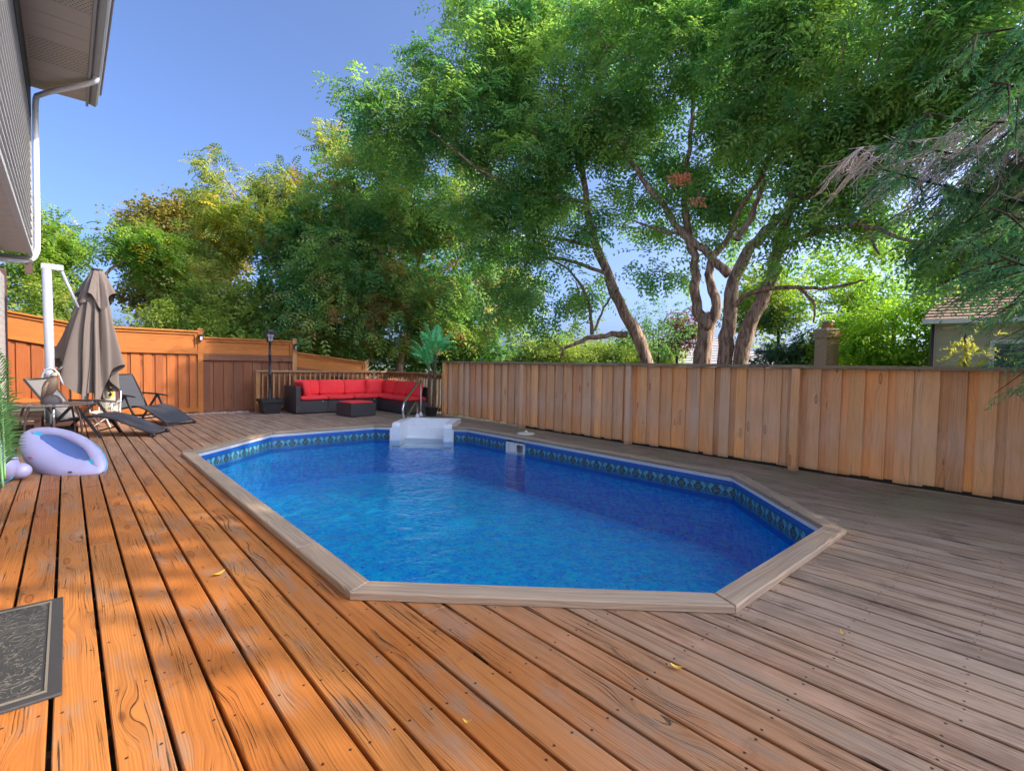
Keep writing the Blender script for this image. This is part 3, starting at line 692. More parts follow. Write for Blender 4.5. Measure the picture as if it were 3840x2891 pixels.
# tall panel fence beyond the deck, one thing per post-to-post run
FY = 12.97
def panel_fence(x0, x1, zl, zr, zbot_l, zbot_r, board, trimb, label, lantern=True, post=True, dark=False):
    t = thing('panel_fence', label, 'fence', ((x0+x1)/2, FY, 0), 0, 'tall stained panel fence sections'); ox = (x0+x1)/2
    f = lambda x: (x-x0)/(x1-x0)
    zt = lambda x: zl+(zr-zl)*f(x); zb = lambda x: zbot_l+(zbot_r-zbot_l)*f(x)
    def bar(name, d0, d1, y0, y1, mat, a=x0, b=x1, top=True):
        base = zt if top else zb
        mb = MB(); vs = []
        for xx in (a, b):
            for yy in (y0, y1):
                for d in (d0, d1): vs.append((xx-(a+b)/2, yy, base(xx)+d))
        mb.add(vs, [(0, 1, 3, 2), (4, 6, 7, 5), (0, 4, 5, 1), (2, 3, 7, 6), (1, 5, 7, 3), (0, 2, 6, 4)])
        return mb.build(name, mat, t, ((a+b)/2-ox, 0, 0))
    xa, xb = x0+0.052, x1-0.052
    bar('cap_rail', -0.035, 0.0, -0.07, 0.05, 'stain_h', xa, xb)
    bar('frame_rail', -0.095, -0.037, -0.035, 0.02, 'stain_h', xa, xb)
    bar('upper_board', -0.235, -0.097, -0.008, 0.012, 'stain_h', xa, xb)
    bar('upper_board', -0.375, -0.237, -0.016, 0.004, 'stain_h', xa, xb)
    bar('frame_rail', -0.425, -0.377, -0.038, 0.02, trimb, xa, xb)
    bar('frame_rail', -0.52, -0.427, -0.046, 0.02, trimb, xa, xb)
    bar('bottom_rail', 0.0, 0.095, -0.046, 0.0, trimb, xa, xb, top=False)
    for xx in (xa+0.001, xb-0.056): 
        mb = MB(); mb.box(-0.0275, 0.0275, -0.034, 0.02, zb(xx)+0.0, 0.0); MB().box(-0.0275, 0.0275, -0.035, -0.009, zt(xx)-0.374, zt(xx)-0.097).build('stile', 'stain_h', t, (xx+0.0275-ox, -0.001, 0))
    x = xa
    while x < xb - 0.03:
        w_ = min(RND.uniform(0.135, 0.145), xb-x); zz = (zt(x+w_/2)-0.50)
        MB().box(-w_/2, w_/2, -0.009, 0.009, zb(x)-0.04, zz, 0.002).build('fence_board', board, t, (x+w_/2-ox, 0.01, 0))
        w2 = 0.10
        if x+w_+0.06 < xb: MB().box(-w2/2, w2/2, -0.009, 0.009, zb(x)-0.04, zz, 0.002).build('fence_board', board, t, (x+w_+0.033-ox, 0.030, 0))
        x += w_ + 0.066
    if post:
        pz = max(zt(x1), zl if not post is True else zt(x1)) + 0.03
        MB().box(-0.05, 0.05, -0.05, 0.05, -1.2, pz, 0.004).build('post', 'stain_h' if not dark else 'rail_v', t, (x1-ox, 0, 0))
        MB().prism([(-0.058, -0.058), (0.058, -0.058), (0.058, 0.058), (-0.058, 0.058)], pz+0.001, pz+0.025, 0.012).build('post_cap', 'rail_v', t, (x1-ox, 0, 0))
        if lantern:
            g_ = thing('wall_lantern', lantern, 'lantern', (x1, FY-0.052, zt(x1)-0.16), 0, 'black lanterns on the fence posts')
            MB().box(-0.022, 0.022, -0.02, 0.0, -0.06, 0.06).build('bracket', 'iron', g_)
            MB().box(-0.03, 0.03, -0.085, -0.022, -0.06, 0.05).build('lamp_body', 'iron', g_)
            MB().box(-0.024, 0.024, -0.0875, -0.0855, -0.05, 0.03).build('pane', 'lamp_glass', g_)
            MB().prism([(-0.045, -0.1), (0.045, -0.1), (0.045, -0.002), (-0.045, -0.002)], 0.052, 0.078, 0.02).build('lamp_cap', 'iron', g_)
    return t
panel_fence(-3.2, -0.95, 2.30, 2.07, 0.55, 0.42, 'stain_v', 'stain_h', 'highest tall fence run, sloping, at the house wall', None, True)
panel_fence(-0.95, 0.13, 2.06, 1.87, 0.40, 0.18, 'stain_v', 'stain_h', 'sloping orange fence run behind the white umbrella pole', None, True)
panel_fence(0.13, 2.24, 1.84, 1.84, 0.03, 0.03, 'stain_v', 'stain_h', 'level sunlit orange fence run behind the rear lounger', 'black lantern on the post between the orange and the dark fence runs', True)
panel_fence(2.24, 4.27, 1.71, 1.71, -0.02, -0.02, 'stain_d', 'stain_d', 'dark brown fence run behind the lamp post planter', 'black lantern on the fence post behind the sofa arm', True, True)
panel_fence(4.27, 6.20, 1.44, 1.22, -0.55, -0.75, 'stain_d', 'stain_d', 'fence run falling away behind the railing and sofa', None, True, True)
# gravel strip at the fence foot
mb = MB(); rr = random.Random(3)
for i in range(260):
    x, y, s_ = rr.uniform(-0.7, 3.25), rr.uniform(12.66, 12.90), rr.uniform(0.02, 0.045)
    a = rr.uniform(0, 6); vs = []
    for zz, q in ((0, 0.8), (0.45, 1.0), (0.9, 0.55)):
        for k in range(6): t = a+k*math.pi/3; vs.append((x+math.cos(t)*s_*q*1.2, y+math.sin(t)*s_*q*0.8, -0.03+zz*s_))
    mb.add(vs, [(i_*6+k, i_*6+(k+1) % 6, (i_+1)*6+(k+1) % 6, (i_+1)*6+k) for i_ in range(2) for k in range(6)] + [tuple(range(12, 18))])
prop(mb.build('gravel', 'stone'), 'pale round garden stones in a strip along the foot of the stained fence', 'gravel', kind='stuff')
MB().box(-1.2, 3.25, 12.655, 13.4, -0.4, -0.03).build('gravel_bed', 'ground'); prop(bpy.data.objects['gravel_bed'], kind='structure')

# ================================================================ HOUSE at the left
HX, HZ, HE, HS = -0.34, 2.6, 9.45, 4.82
house = thing('house', 'two storey house with grey lap siding and a projecting eave, at the left edge', 'house', (HX, 4, 0))
z = HZ; k = 0
while z < HS - 0.02:
    hh = 0.105; dark = z > 3.9
    mb = MB(); pr = [(-0.02, 0), (0.022, 0.002), (0.022, 0.018), (0.004, hh-0.002), (-0.02, hh-0.002)]; n = len(pr); L0, L1 = -6.0, HE-0.06
    vs = [(x, y-4, zz) for y in (L0, L1) for x, zz in pr]
    mb.add(vs, [tuple(range(n)), tuple(range(n, 2*n))[::-1]] + [(i, n+i, n+(i+1) % n, (i+1) % n) for i in range(n)])
    mb.build('siding_board', 'siding', house, (0, 0, z)); z += hh
MB().box(-5, -0.021, -10, HE-4-0.001, HZ+0.02, HS+0.6).build('upper_wall', 'siding', house)
MB().box(0.024, 0.034, -9.9, HE-4-0.06, HS-0.42, HS-0.002).build('eave_shade_band', 'eave_shade_and_courses', house)  # dark strip with the eave's shadow put into its colour
MB().box(-0.06, 0.03, HE-4-0.058, HE-4+0.01, HZ-0.01, HS+0.1).build('corner_trim', 'fascia', house)
MB().box(-0.02, 0.028, -10, HE-4-0.06, HZ-0.05, HZ-0.002).build('starter_trim', 'siding', house)
# overhang soffit below, boards across
y = -6.0
while y < HE-0.1:
    MB().box(-0.95, -0.022, -0.142, 0.142, -0.016, 0.0, 0.004).build('soffit_panel', 'soffit', house, (0, y-4, HZ-0.03)); y += 0.29
MB().box(-0.95, 0.02, HE-4-0.05, HE-4-0.005, HZ-0.10, HZ-0.052).build('soffit_trim', 'fascia', house)
# ground floor wall set back
z = -0.6
while z < HZ-0.10:
    MB().box(-0.02, 0.018, -8, 7.6, 0, 0.098, 0.004).build('siding_board', 'siding', house, (-0.41, 0, z)); z += 0.1
MB().box(-5, -0.432, -8, 7.6, -1.4, HZ-0.06).build('lower_wall', 'siding', house)
MB().box(-0.45, -0.37, 7.605, 7.68, -0.6, 2.62, 0.01).build('corner_post', 'brown', house)
MB().box(-5, -0.30, -8.2, 7.9, 2.63, 2.66).build('lower_roof_edge', 'brown', house) if False else None
# roof eave
EX = 0.30 - HX
y = -6.0; k = 0
while y < HE-0.02:
    vent = (k % 5) in (2,)
    mb = MB(); mb.box(-0.02, EX-0.05, -0.147, 0.147, 0, 0.012, 0.004)
    mb.build('soffit_panel', 'soffit', house, (0, y-4, HS))
    if vent or (k % 5) == 3:
        hm = MB(); rr = random.Random(k)
        for ix in range(14):
            for iy in range(7): 
                cx, cy = 0.06+ix*0.039+(iy % 2)*0.019, -0.125+iy*0.04; hm.box(cx, cx+0.016, cy, cy+0.010, -0.002, -0.001)
        hm.build('vent_slots', 'black', house, (0, y-4, HS))['kind'] = 'stuff'
    y += 0.30; k += 1
MB().box(EX-0.048, EX-0.02, -10, HE-4+0.02, HS-0.05, HS+0.16).build('fascia_board', 'fascia', house)
gt = MB(); pr = [(EX-0.018, 0.16), (EX-0.018, 0.0), (EX+0.06, -0.02), (EX+0.085, 0.02), (EX+0.10, 0.13), (EX+0.11, 0.16)]; n = len(pr)
vs = [(x, y, z) for y in (-10, HE-4+0.04) for x, z in pr]
gt.add(vs, [tuple(range(n)), tuple(range(n, 2*n))[::-1]] + [(i, n+i, n+(i+1) % n, (i+1) % n) for i in range(n)])
gt.build('gutter', 'fascia', house, (0, 0, HS))
rfm = MB(); rfm.add([(EX+0.13, -10, HS+0.165), (EX+0.13, HE-4+0.05, HS+0.165), (-6, HE-4+0.05, HS+3.2), (-6, -10, HS+3.2), (EX+0.13, -10, HS+0.20), (EX+0.13, HE-4+0.05, HS+0.20), (-6, HE-4+0.05, HS+3.24), (-6, -10, HS+3.24)],
        [(3, 2, 1, 0), (4, 5, 6, 7), (0, 1, 5, 4), (1, 2, 6, 5), (2, 3, 7, 6), (3, 0, 4, 7)])
rfm.build('roof', 'shingle', house)
# downpipe: from the gutter back to the wall corner, down, and away under the overhang
dp = MB()
xg = EX+0.035
pth = [(xg, HE-4-0.95, HS+0.01), (xg, HE-4-0.94, HS-0.05), (xg-0.06, HE-4-0.88, HS-0.085), (0.10, HE-4-0.06, HS-0.10), (0.075, HE-4+0.01, HS-0.16), (0.07, HE-4+0.03, HS-0.4), (0.07, HE-4+0.03, HZ+0.12), (0.055, HE-4+0.03, HZ-0.0), (0.0, HE-4+0.02, HZ-0.10), (-0.15, HE-4, HZ-0.13), (-0.70, HE-4-0.2, HZ-0.155)]
dp.tube(smoothpath(pth, 1), 0.034, 10); dp.build('downpipe', 'white', house)
MB().box(-0.06, 0.015, HE-4+0.012, HE-4+0.05, HZ-0.28, HZ-0.11).build('pipe_bracket', 'brown', house)

# ================================================================ FURNITURE
# sofa
sf = thing('sectional_sofa', 'L-shaped dark wicker outdoor sofa with bright red cushions in the far deck corner', 'sofa', (3.85, 11.55, 0))
X0, YB = 0.0, 0.82
MB().box(0.0, 0.10, 0.0, YB, 0.03, 0.63, 0.012).build('armrest', 'wicker', sf)
edges = [0.102, 0.735, 1.375, 2.015]
for a, b in zip(edges[:-1], edges[1:]): MB().box(a, b-0.006, 0.0, YB-0.11, 0.03, 0.30, 0.01).build('seat_base', 'wicker', sf); MB().box(a, b-0.006, YB-0.105, YB, 0.03, 0.63, 0.012).build('back_panel', 'wicker', sf)
for a, b in ((0.64, 0.0), (0.0, -0.70), (-0.70, -1.32)):
    MB().box(2.018, 2.62, b+0.006, a, 0.03, 0.30, 0.01).build('seat_base', 'wicker', sf)
for a, b in ((YB, 0.0), (0.0, -0.70), (-0.70, -1.32)): MB().box(2.625, 2.72, b+0.006, a, 0.03, 0.63, 0.012).build('back_panel', 'wicker', sf)
MB().box(2.018, 2.62, 0.72, YB, 0.03, 0.63, 0.012).build('back_panel', 'wicker', sf)
for i, (a, b) in enumerate(zip(edges[:-1], edges[1:])): cushion(b-a+0.01, 0.68, 0.105, 0.18, i).build('seat_cushion', 'red', sf, ((a+b)/2, 0.315, 0.30))
for i, (cx, cy, w_, d) in enumerate(((2.32, 0.33, 0.62, 0.66), (2.32, -0.35, 0.62, 0.71), (2.32, -1.00, 0.62, 0.64))): cushion(w_, d, 0.105, 0.18, 20+i).build('seat_cushion', 'red', sf, (cx-0.01, cy, 0.30))
for i, (cx, w_) in enumerate(((0.46, 0.56), (1.05, 0.63), (1.69, 0.66), (2.26, 0.52))): cushion(w_, 0.36, 0.13, 0.25, 40+i).build('back_cushion', 'red', sf, (cx, 0.70-0.02, 0.55+0.02), (R(80), 0, 0))
for i, (cy, w_) in enumerate(((0.30, 0.62), (-0.34, 0.64), (-0.98, 0.62))): cushion(w_, 0.36, 0.13, 0.25, 50+i).build('back_cushion', 'red', sf, (2.54, cy, 0.57), (R(80), 0, R(-90)))
cushion(0.60, 0.33, 0.12, 0.25, 61).build('arm_cushion', 'red', sf, (0.17, 0.33, 0.57), (R(80), 0, R(90)))
for xx in (0.6, 1.9): MB().box(xx, xx+0.012, -0.012, -0.004, 0.27, 0.30).build('cushion_tag', 'white', sf)
def pillow(name, label, loc, rot, s_=0.42):
    mb = MB()
    def fn(u, v):
        x, y = u*2-1, v*2-1; r_ = (1-x**4)*(1-y**4); k = 1-0.08*(1-abs(x))*abs(y)-0.08*(1-abs(y))*abs(x)
        return (x*s_/2*k, y*s_/2*k, 0.065*r_**0.5)
    mb.grid(fn, 14, 14); mb.grid(lambda u, v: (fn(1-u, v)[0], fn(u, v)[1], -fn(1-u, v)[2]), 14, 14)
    o = mb.build(name, 'red', None, loc, rot); prop(o, label, 'pillow'); return o
pillow('throw_pillow', 'square red throw pillow standing in the inner corner of the sofa', (3.85+2.12, 12.02, 0.585), (R(78), 0, R(-12)))
pillow('throw_pillow', 'square red throw pillow leaning beside the left arm of the sofa', (3.85+0.33, 12.03, 0.575), (R(78), 0, R(14)), 0.38)

ot = thing('ottoman', 'dark wicker ottoman table with a red cushion top in front of the sofa', 'ottoman', (4.87, 10.67, 0), R(7))
MB().box(-0.31, 0.31, -0.31, 0.31, 0.015, 0.285, 0.008).build('base', 'wicker', ot)
cushion(0.58, 0.58, 0.045, 0.2, 77).build('cushion', 'red', ot, (0, 0, 0.286))

# lamp post in planter
lp = thing('lamp_post', 'black lamp post with a four pane lantern, standing in a square planter', 'lamp post', (3.46, 12.12, 0))
pl = MB()
def sq(r_, z): return [(-r_, -r_, z), (r_, -r_, z), (r_, r_, z), (-r_, r_, z)]
def loft(mb, rings, close=True):
    n = len(rings[0]); vs = [p for r_ in rings for p in r_]; fs = [(i*n+k, i*n+(k+1) % n, (i+1)*n+(k+1) % n, (i+1)*n+k) for i in range(len(rings)-1) for k in range(n)]
    if close: fs += [tuple(range(n))[::-1], tuple((len(rings)-1)*n+k for k in range(n))]
    return mb.add(vs, fs)
loft(pl, [sq(0.165, 0.0), sq(0.20, 0.26), sq(0.228, 0.262), sq(0.232, 0.335), sq(0.20, 0.335), sq(0.195, 0.27)]); pl.build('planter', 'plastic_black', lp)
MB().box(-0.19, 0.19, -0.19, 0.19, 0.26, 0.29).build('soil', 'ground', lp)
MB().lathe([(0.05, 0.29), (0.05, 0.33), (0.036, 0.36), (0.033, 0.85), (0.04, 0.86), (0.04, 0.90), (0.031, 0.91), (0.028, 1.30), (0.036, 1.31), (0.036, 1.34), (0.027, 1.35), (0.024, 1.58), (0.035, 1.60), (0.02, 1.62)], 14).build('pole', 'iron', lp)
hd_ = MB(); loft(hd_, [sq(0.05, 1.62), sq(0.055, 1.645)])
for sx in (-1, 1):
    for sy in (-1, 1): hd_.beam((sx*0.047, sy*0.047, 1.645), (sx*0.082, sy*0.082, 1.82), 0.010, 0.010)
for z_, r_ in ((1.735, 0.066), (1.818, 0.083)):
    q = sq(r_, z_)
    for i in range(4): hd_.beam(q[i], q[(i+1) % 4], 0.008, 0.008)
for i in range(4):
    a = Vector(sq(0.048, 1.645)[i]); b = Vector(sq(0.048, 1.645)[(i+1) % 4]); c = Vector(sq(0.082, 1.82)[i]); d = Vector(sq(0.082, 1.82)[(i+1) % 4]); hd_.beam((a+b)/2*1.0, (c+d)/2, 0.007, 0.007)
hd_.build('lantern_frame', 'iron', lp)
for i in range(4):
    q0, q1 = sq(0.043, 1.647), sq(0.078, 1.818); MB().add([q0[i], q0[(i+1) % 4], q1[(i+1) % 4], q1[i]], [(0, 1, 2, 3)]).build('pane', 'lamp_glass', lp)
cp = MB(); loft(cp, [sq(0.118, 1.822), sq(0.118, 1.828), sq(0.055, 1.87), sq(0.05, 1.895)]); cp.lathe([(0.02, 1.895), (0.012, 1.91), (0.018, 1.925), (0.0, 1.945)], 10); cp.build('lantern_roof', 'iron', lp)

# artificial palms
def frond(mb_leaf, mb_stem, p0, az, elv, L_, droop, nleaf=26, lw=0.018, ll=0.22, twist=0.0, seed=0):
    rr = random.Random(seed); pts = []; p = Vector(p0); e = elv
    d = Vector((math.cos(az), math.sin(az), 0)); n = 14
    for i in range(n+1):
        pts.append(p.copy()); p = p + (d*math.cos(e) + Vector((0, 0, math.sin(e))))*(L_/n); e -= droop/n*(0.4+1.2*i/n)
    mb_stem.tube(pts, [0.009*(1-0.75*i/n) for i in range(n+1)], 5, smooth=True)
    sd = Vector((-math.sin(az), math.cos(az), 0))
    for k in range(nleaf):
        f = 0.22 + 0.78*k/(nleaf-1); i = min(n-1, int(f*n)); t = f*n-i; q = pts[i].lerp(pts[i+1], t); tg = (pts[i+1]-pts[i]).normalized()
        upn = sd.cross(tg)
        le = ll*math.sin(math.pi*min(1, 0.18+0.86*f))**0.6*rr.uniform(0.85, 1.05)
        for s_ in (-1, 1):
            dr = (sd*s_*0.80 + tg*0.62 + upn*rr.uniform(-0.02, 0.28)).normalized(); wv = dr.cross(upn).normalized()*lw*0.5
            m_ = q + dr*le*0.5 + Vector((0, 0, 0.01)); tp = q + dr*le - Vector((0, 0, le*0.22))
            a = len(mb_leaf.v); mb_leaf.add([q, m_-wv, tp, m_+wv], [(0, 1, 2, 3)])
def palm_trunk(mb, pts, r0, r1):
    n = 46; P_ = [Vector(p) for p in pts]
    out = []; rs = []
    for i in range(n+1):
        f = i/n*(len(P_)-1); a = min(len(P_)-2, int(f)); out.append(P_[a].lerp(P_[a+1], f-a)); rs.append((r0+(r1-r0)*i/n)*(1.18 if i % 2 else 0.88))
    mb.tube(out, rs, 10, smooth=False)
pm_ = thing('potted_palm', 'artificial palm with two shaggy trunks in a dark pot at the board fence end', 'potted palm', (6.27, 9.74, 0))
lf, stm = MB(), MB()
t1, t2 = MB(), MB()
palm_trunk(t1, [(-0.035, 0.02, 0.16), (-0.05, 0.02, 0.6), (-0.045, 0.02, 1.04)], 0.036, 0.03); palm_trunk(t2, [(0.05, -0.01, 0.16), (0.07, 0, 0.8), (0.085, 0.0, 1.40)], 0.040, 0.034)
t1.build('trunk', 'palm_trunk', pm_); t2.build('trunk', 'palm_trunk', pm_)
for i, (az, e, L_, dr) in enumerate([(195, 76, 0.85, 0.9), (150, 72, 0.8, 1.2), (215, 60, 0.72, 1.3), (250, 70, 0.7, 1.2), (100, 75, 0.8, 1.0), (175, 84, 0.88, 0.5)]): frond(lf, stm, (-0.045, 0.02, 1.04), R(az-42+15), R(e), L_, dr, 30, 0.026, 0.23, seed=i)
for i, (az, e, L_, dr) in enumerate([(30, 70, 0.8, 1.3), (-30, 60, 0.65, 1.5), (80, 80, 0.85, 0.7), (200, 80, 0.85, 0.5), (-90, 62, 0.6, 1.4), (10, 45, 0.6, 1.3), (140, 70, 0.75, 0.9)]): frond(lf, stm, (0.085, 0, 1.40), R(az-42+10), R(e), L_, dr, 30, 0.026, 0.23, seed=20+i)
prop(lf.build('fronds', 'palm_leaf', pm_), kind='stuff'); stm.build('frond_stems', 'palm_stem', pm_)
pt = MB(); loft(pt, [sq(0.085, 0), sq(0.105, 0.20), sq(0.095, 0.20), sq(0.09, 0.16)]); pt.build('pot', 'plastic_black', pm_)

pn = thing('palm_by_house', 'large fan of green palm fronds reaching in from the left edge beside the house', 'palm', (-0.50, 5.15, 0))
lf, stm, tk = MB(), MB(), MB()
palm_trunk(tk, [(0, 0, 0.2), (0.0, 0, 0.6), (0.0, 0, 0.85)], 0.05, 0.04)
for i, (dx, dy, z_, L_, az, ll) in enumerate([(0.155, 0.0, 0.30, 1.0, -132, 0.24), (0.13, 0.10, 0.42, 1.05, -150, 0.26), (0.15, -0.08, 0.25, 0.8, -115, 0.22), (0.14, 0.05, 0.7, 0.85, -160, 0.25), (0.13, 0.2, 0.22, 0.6, -120, 0.26)]):
    frond(lf, stm, (dx, dy, z_), R(az), R(90-2*i), L_, 0.12, 34, 0.015, ll, seed=40+i)
prop(lf.build('fronds', 'palm_leaf2', pn), kind='stuff'); stm.build('frond_stems', 'palm_stem', pn); tk.build('trunk', 'palm_trunk', pn)
pt = MB(); loft(pt, [sq(0.10, 0), sq(0.13, 0.24), sq(0.12, 0.24), sq(0.11, 0.2)]); pt.build('pot', 'plastic_black', pn)

# bench box by the house
bn = thing('wooden_bench', 'low weathered wooden bench against the house behind the inflatable', 'bench', (-0.50, 9.9, 0))
for i in range(3): MB().box(-0.07, 0.065, -0.6, 0.6, 0.33, 0.365, 0.003).build('seat_slat', 'oldwood', bn, (-0.11+0.14*i, 0, 0))
for yy in (-0.5, 0.5):
    for xx in (-0.14, 0.20): MB().box(xx-0.035, xx+0.035, yy-0.035, yy+0.035, 0, 0.328).build('leg', 'oldwood', bn)
MB().box(-0.17, 0.24, -0.53, 0.53, 0.12, 0.16).build('shelf', 'oldwood', bn)

# cantilever umbrella
um = thing('cantilever_umbrella', 'folded taupe cantilever umbrella on a thick silver pole', 'umbrella', (-0.2, 11.0, 0))
MB().box(-0.35, 0.33, -0.62, 0.45, 0.002, 0.12, 0.02).build('base', 'plastic_black', um)
MB().tube([(0.0, 0, 0.10), (0.0, 0, 1.3), (-0.015, 0, 2.62)], [0.062, 0.062, 0.062], 18).build('pole', 'pole', um)
hb = MB(); hb.box(-0.08, 0.19, -0.035, 0.035, 2.60, 2.69, 0.012); hb.build('pole_head', 'pole', um)
MB().tube([(0.15, 0, 2.64), (0.36, -0.02, 2.02)], 0.022, 10).build('strut', 'pole', um)
hb = MB(); hb.lathe([(0.085, 0.86), (0.085, 0.98), (0.066, 1.0), (0.066, 0.86)], 18); hb.tube(smoothpath([(-0.085, -0.06, 0.72), (-0.095, -0.06, 0.9), (-0.02, -0.09, 1.02), (0.09, -0.08, 0.98), (0.16, -0.06, 0.74)], 1), 0.014, 8); hb.build('crank_housing', 'pole', um)
MB().tube([(0.06, -0.02, 0.93), (0.14, 0.03, 1.02), (0.34, 0.22, 1.18)], 0.028, 8).build('lower_arm', 'frame', um)
MB().tube([(0.61, 0, 0.55), (0.61, 0, 2.66)], 0.02, 8).build('canopy_tube', 'pole', um)
MB().lathe([(0.0, 2.70), (0.075, 2.695), (0.085, 2.68), (0.07, 2.66)], 18, (0.61, 0, 0)).build('top_cap', 'sling', um)
def canopy(name, ztop, hemf, r0, rtop, flare, seed, nple=8, amp=0.5):
    rr = random.Random(seed); phs = [rr.uniform(0, 6.28) for _ in range(6)]
    mb = MB(); NU, NV = 144, 30
    def fn(u, v):
        a = u*2*math.pi; hz, rr0 = hemf(a); z = ztop + (hz-ztop)*v
        base = rtop + (rr0-rtop)*(v**0.85)
        pl_ = 1 + amp*(0.18+0.82*min(1, v*2.2))*(0.62*math.sin(nple*a+phs[0]+1.3*v*math.sin(phs[1])) + 0.30*math.sin((2*nple-3)*a+phs[2]) + 0.12*math.sin(23*a+phs[3]+3*v))*0.55
        r_ = max(0.018, base*pl_)
        b_ = a - V_; r_ += flare*(0.34*g_(b_, math.pi*0.97, 0.16) + 0.13*g_(b_, 0.05, 0.14))*v**1.6
        tw = 0.35*v*math.sin(3*a+phs[4])
        return (r_*math.cos(a+tw*0.3), r_*math.sin(a+tw*0.3)*0.85, z)
    mb.grid(fn, NU, NV, closed=True, smooth=True); return mb
def g_(a, c, w_): d = math.atan2(math.sin(a-c), math.cos(a-c)); return math.exp(-(d/w_)**2)
V_ = R(-42)   # direction that appears to the right in the view
def hem_main(a):
    b = a - V_
    left = g_(b, math.pi, 0.55); right = g_(b, 0, 0.45); front = g_(b, -math.pi/2, 0.5); fl = g_(b, math.pi*1.28, 0.35)
    z = 0.60 + 0.60*left + 0.42*right - 0.10*front + 0.10*math.sin(5*a)
    r_ = 0.19 + 0.50*left + 0.10*right + 0.02*front + 0.05*fl
    return z, r_
cm = canopy('canopy', 2.66, hem_main, 0.3, 0.075, 1, 5, 8, 0.85); cm.build('canopy', 'canopy', um, (0.61, 0, 0))
def hem_vent(a):
    b = a - V_; return 2.20 + 0.10*math.sin(4*b+0.6) - 0.14*g_(b, -0.9, 0.4), 0.215 + 0.04*math.cos(2*b) 
cv_ = canopy('vent', 2.68, hem_vent, 0.2, 0.07, 0.25, 9, 7, 0.42); cv_.build('canopy_vent', 'canopy', um, (0.61, 0, 0))

# loungers
def lounger(label, foot, head, backh, backmat='sling'):
    foot, head = Vector(foot), Vector(head); d = (head-foot).normalized(); rz = math.atan2(d.y, d.x)
    t = thing('sun_lounger', label, 'sun lounger', (foot.x, foot.y, 0), rz, 'charcoal sling loungers on the far deck')
    W_ = 0.27
    seat = smoothpath([(0.0, 0.06), (0.10, 0.10), (0.45, 0.27), (0.68, 0.335), (0.85, 0.33), (1.12, 0.27), (1.25, 0.26)], 2)
    for s_ in (-1, 1):
        MB().tube([(x, s_*W_, z-0.01) for x, z in [(-0.02, 0.022)]+seat], 0.016, 8).build('side_tube', 'frame', t)
    ff = MB(); ff.tube([(0.03, -W_-0.03, 0.018), (0.03, W_+0.03, 0.018)], 0.016, 8); ff.tube([(-0.03, -W_, 0.028), (0.03, -W_, 0.02)], 0.02, 8); ff.tube([(-0.03, W_, 0.028), (0.03, W_, 0.02)], 0.02, 8); ff.build('foot_bar', 'frame', t)
    sm_ = MB(); n = len(seat)
    vs = [(x, yy*(W_-0.005), z+0.004-0.012*(1-yy*yy)) for x, z in seat for yy in (-1, -0.5, 0, 0.5, 1)]
    sm_.add(vs, [(i*5+k, (i+1)*5+k, (i+1)*5+k+1, i*5+k+1) for i in range(n-1) for k in range(4)], True); sm_.build('seat_sling', 'sling', t)
    b0, b1 = (1.22, 0.27), backh
    bs = MB(); q = [b0, ((b0[0]*2+b1[0])/3-0.02, (b0[1]*2+b1[1])/3), b1]
    for s_ in (-1, 1): bs.tube([(x, s_*W_, z) for x, z in q], 0.016, 8)
    bs.tube([(b1[0], -W_, b1[1]), (b1[0], W_, b1[1])], 0.016, 8); bs.build('back_frame', 'frame', t)
    bk = MB(); m = 6; vs = []
    for i in range(m+1):
        f = i/m; x = b0[0]+(b1[0]-b0[0])*f; z = b0[1]+(b1[1]-b0[1])*f
        for yy in (-1, -0.5, 0, 0.5, 1): vs.append((x+0.012*(1-yy*yy)-0.012, yy*(W_-0.008), z))
    bk.add(vs, [(i*5+k, (i+1)*5+k, (i+1)*5+k+1, i*5+k+1) for i in range(m) for k in range(4)], True); bk.build('back_sling', backmat, t)
    for s_ in (-1, 1):
        yy = s_*(W_+0.035)
        MB().tube([(0.72, yy, 0.50), (1.0, yy, 0.52), (b0[0]+(b1[0]-b0[0])*0.42, yy, b0[1]+(b1[1]-b0[1])*0.42)], 0.017, 8).build('armrest', 'frame', t)
        MB().beam((0.98, yy, 0.50), (0.66, yy, 0.0), 0.022, 0.038).build('leg', 'frame', t)
        MB().beam((1.00, yy+0.0, 0.50), (1.42, yy, 0.0), 0.022, 0.038).build('leg', 'frame', t)
    cb = MB(); cb.tube([(0.72, -W_-0.03, 0.10), (0.72, W_+0.03, 0.10)], 0.012, 8); cb.tube([(1.36, -W_-0.03, 0.08), (1.36, W_+0.03, 0.08)], 0.012, 8); cb.build('cross_bar', 'frame', t)
    return t
MT['sling_sunlit'] = plain('sunlit_sling', (0.17, 0.16, 0.155), 0.8, spec=0.2, var=0.1, bump=0.3)  # lighter copy of the sling, sunlight painted into the raised back
lounger('dark sling lounger behind the glass table, its raised back catching the sun', (1.10, 9.54, 0), (-0.33, 10.25, 0), (1.60, 0.86), 'sling_sunlit')
lounger('dark sling lounger standing nearest the stained fence', (1.55, 10.74, 0), (0.75, 12.1, 0), (1.62, 0.88), 'sling')

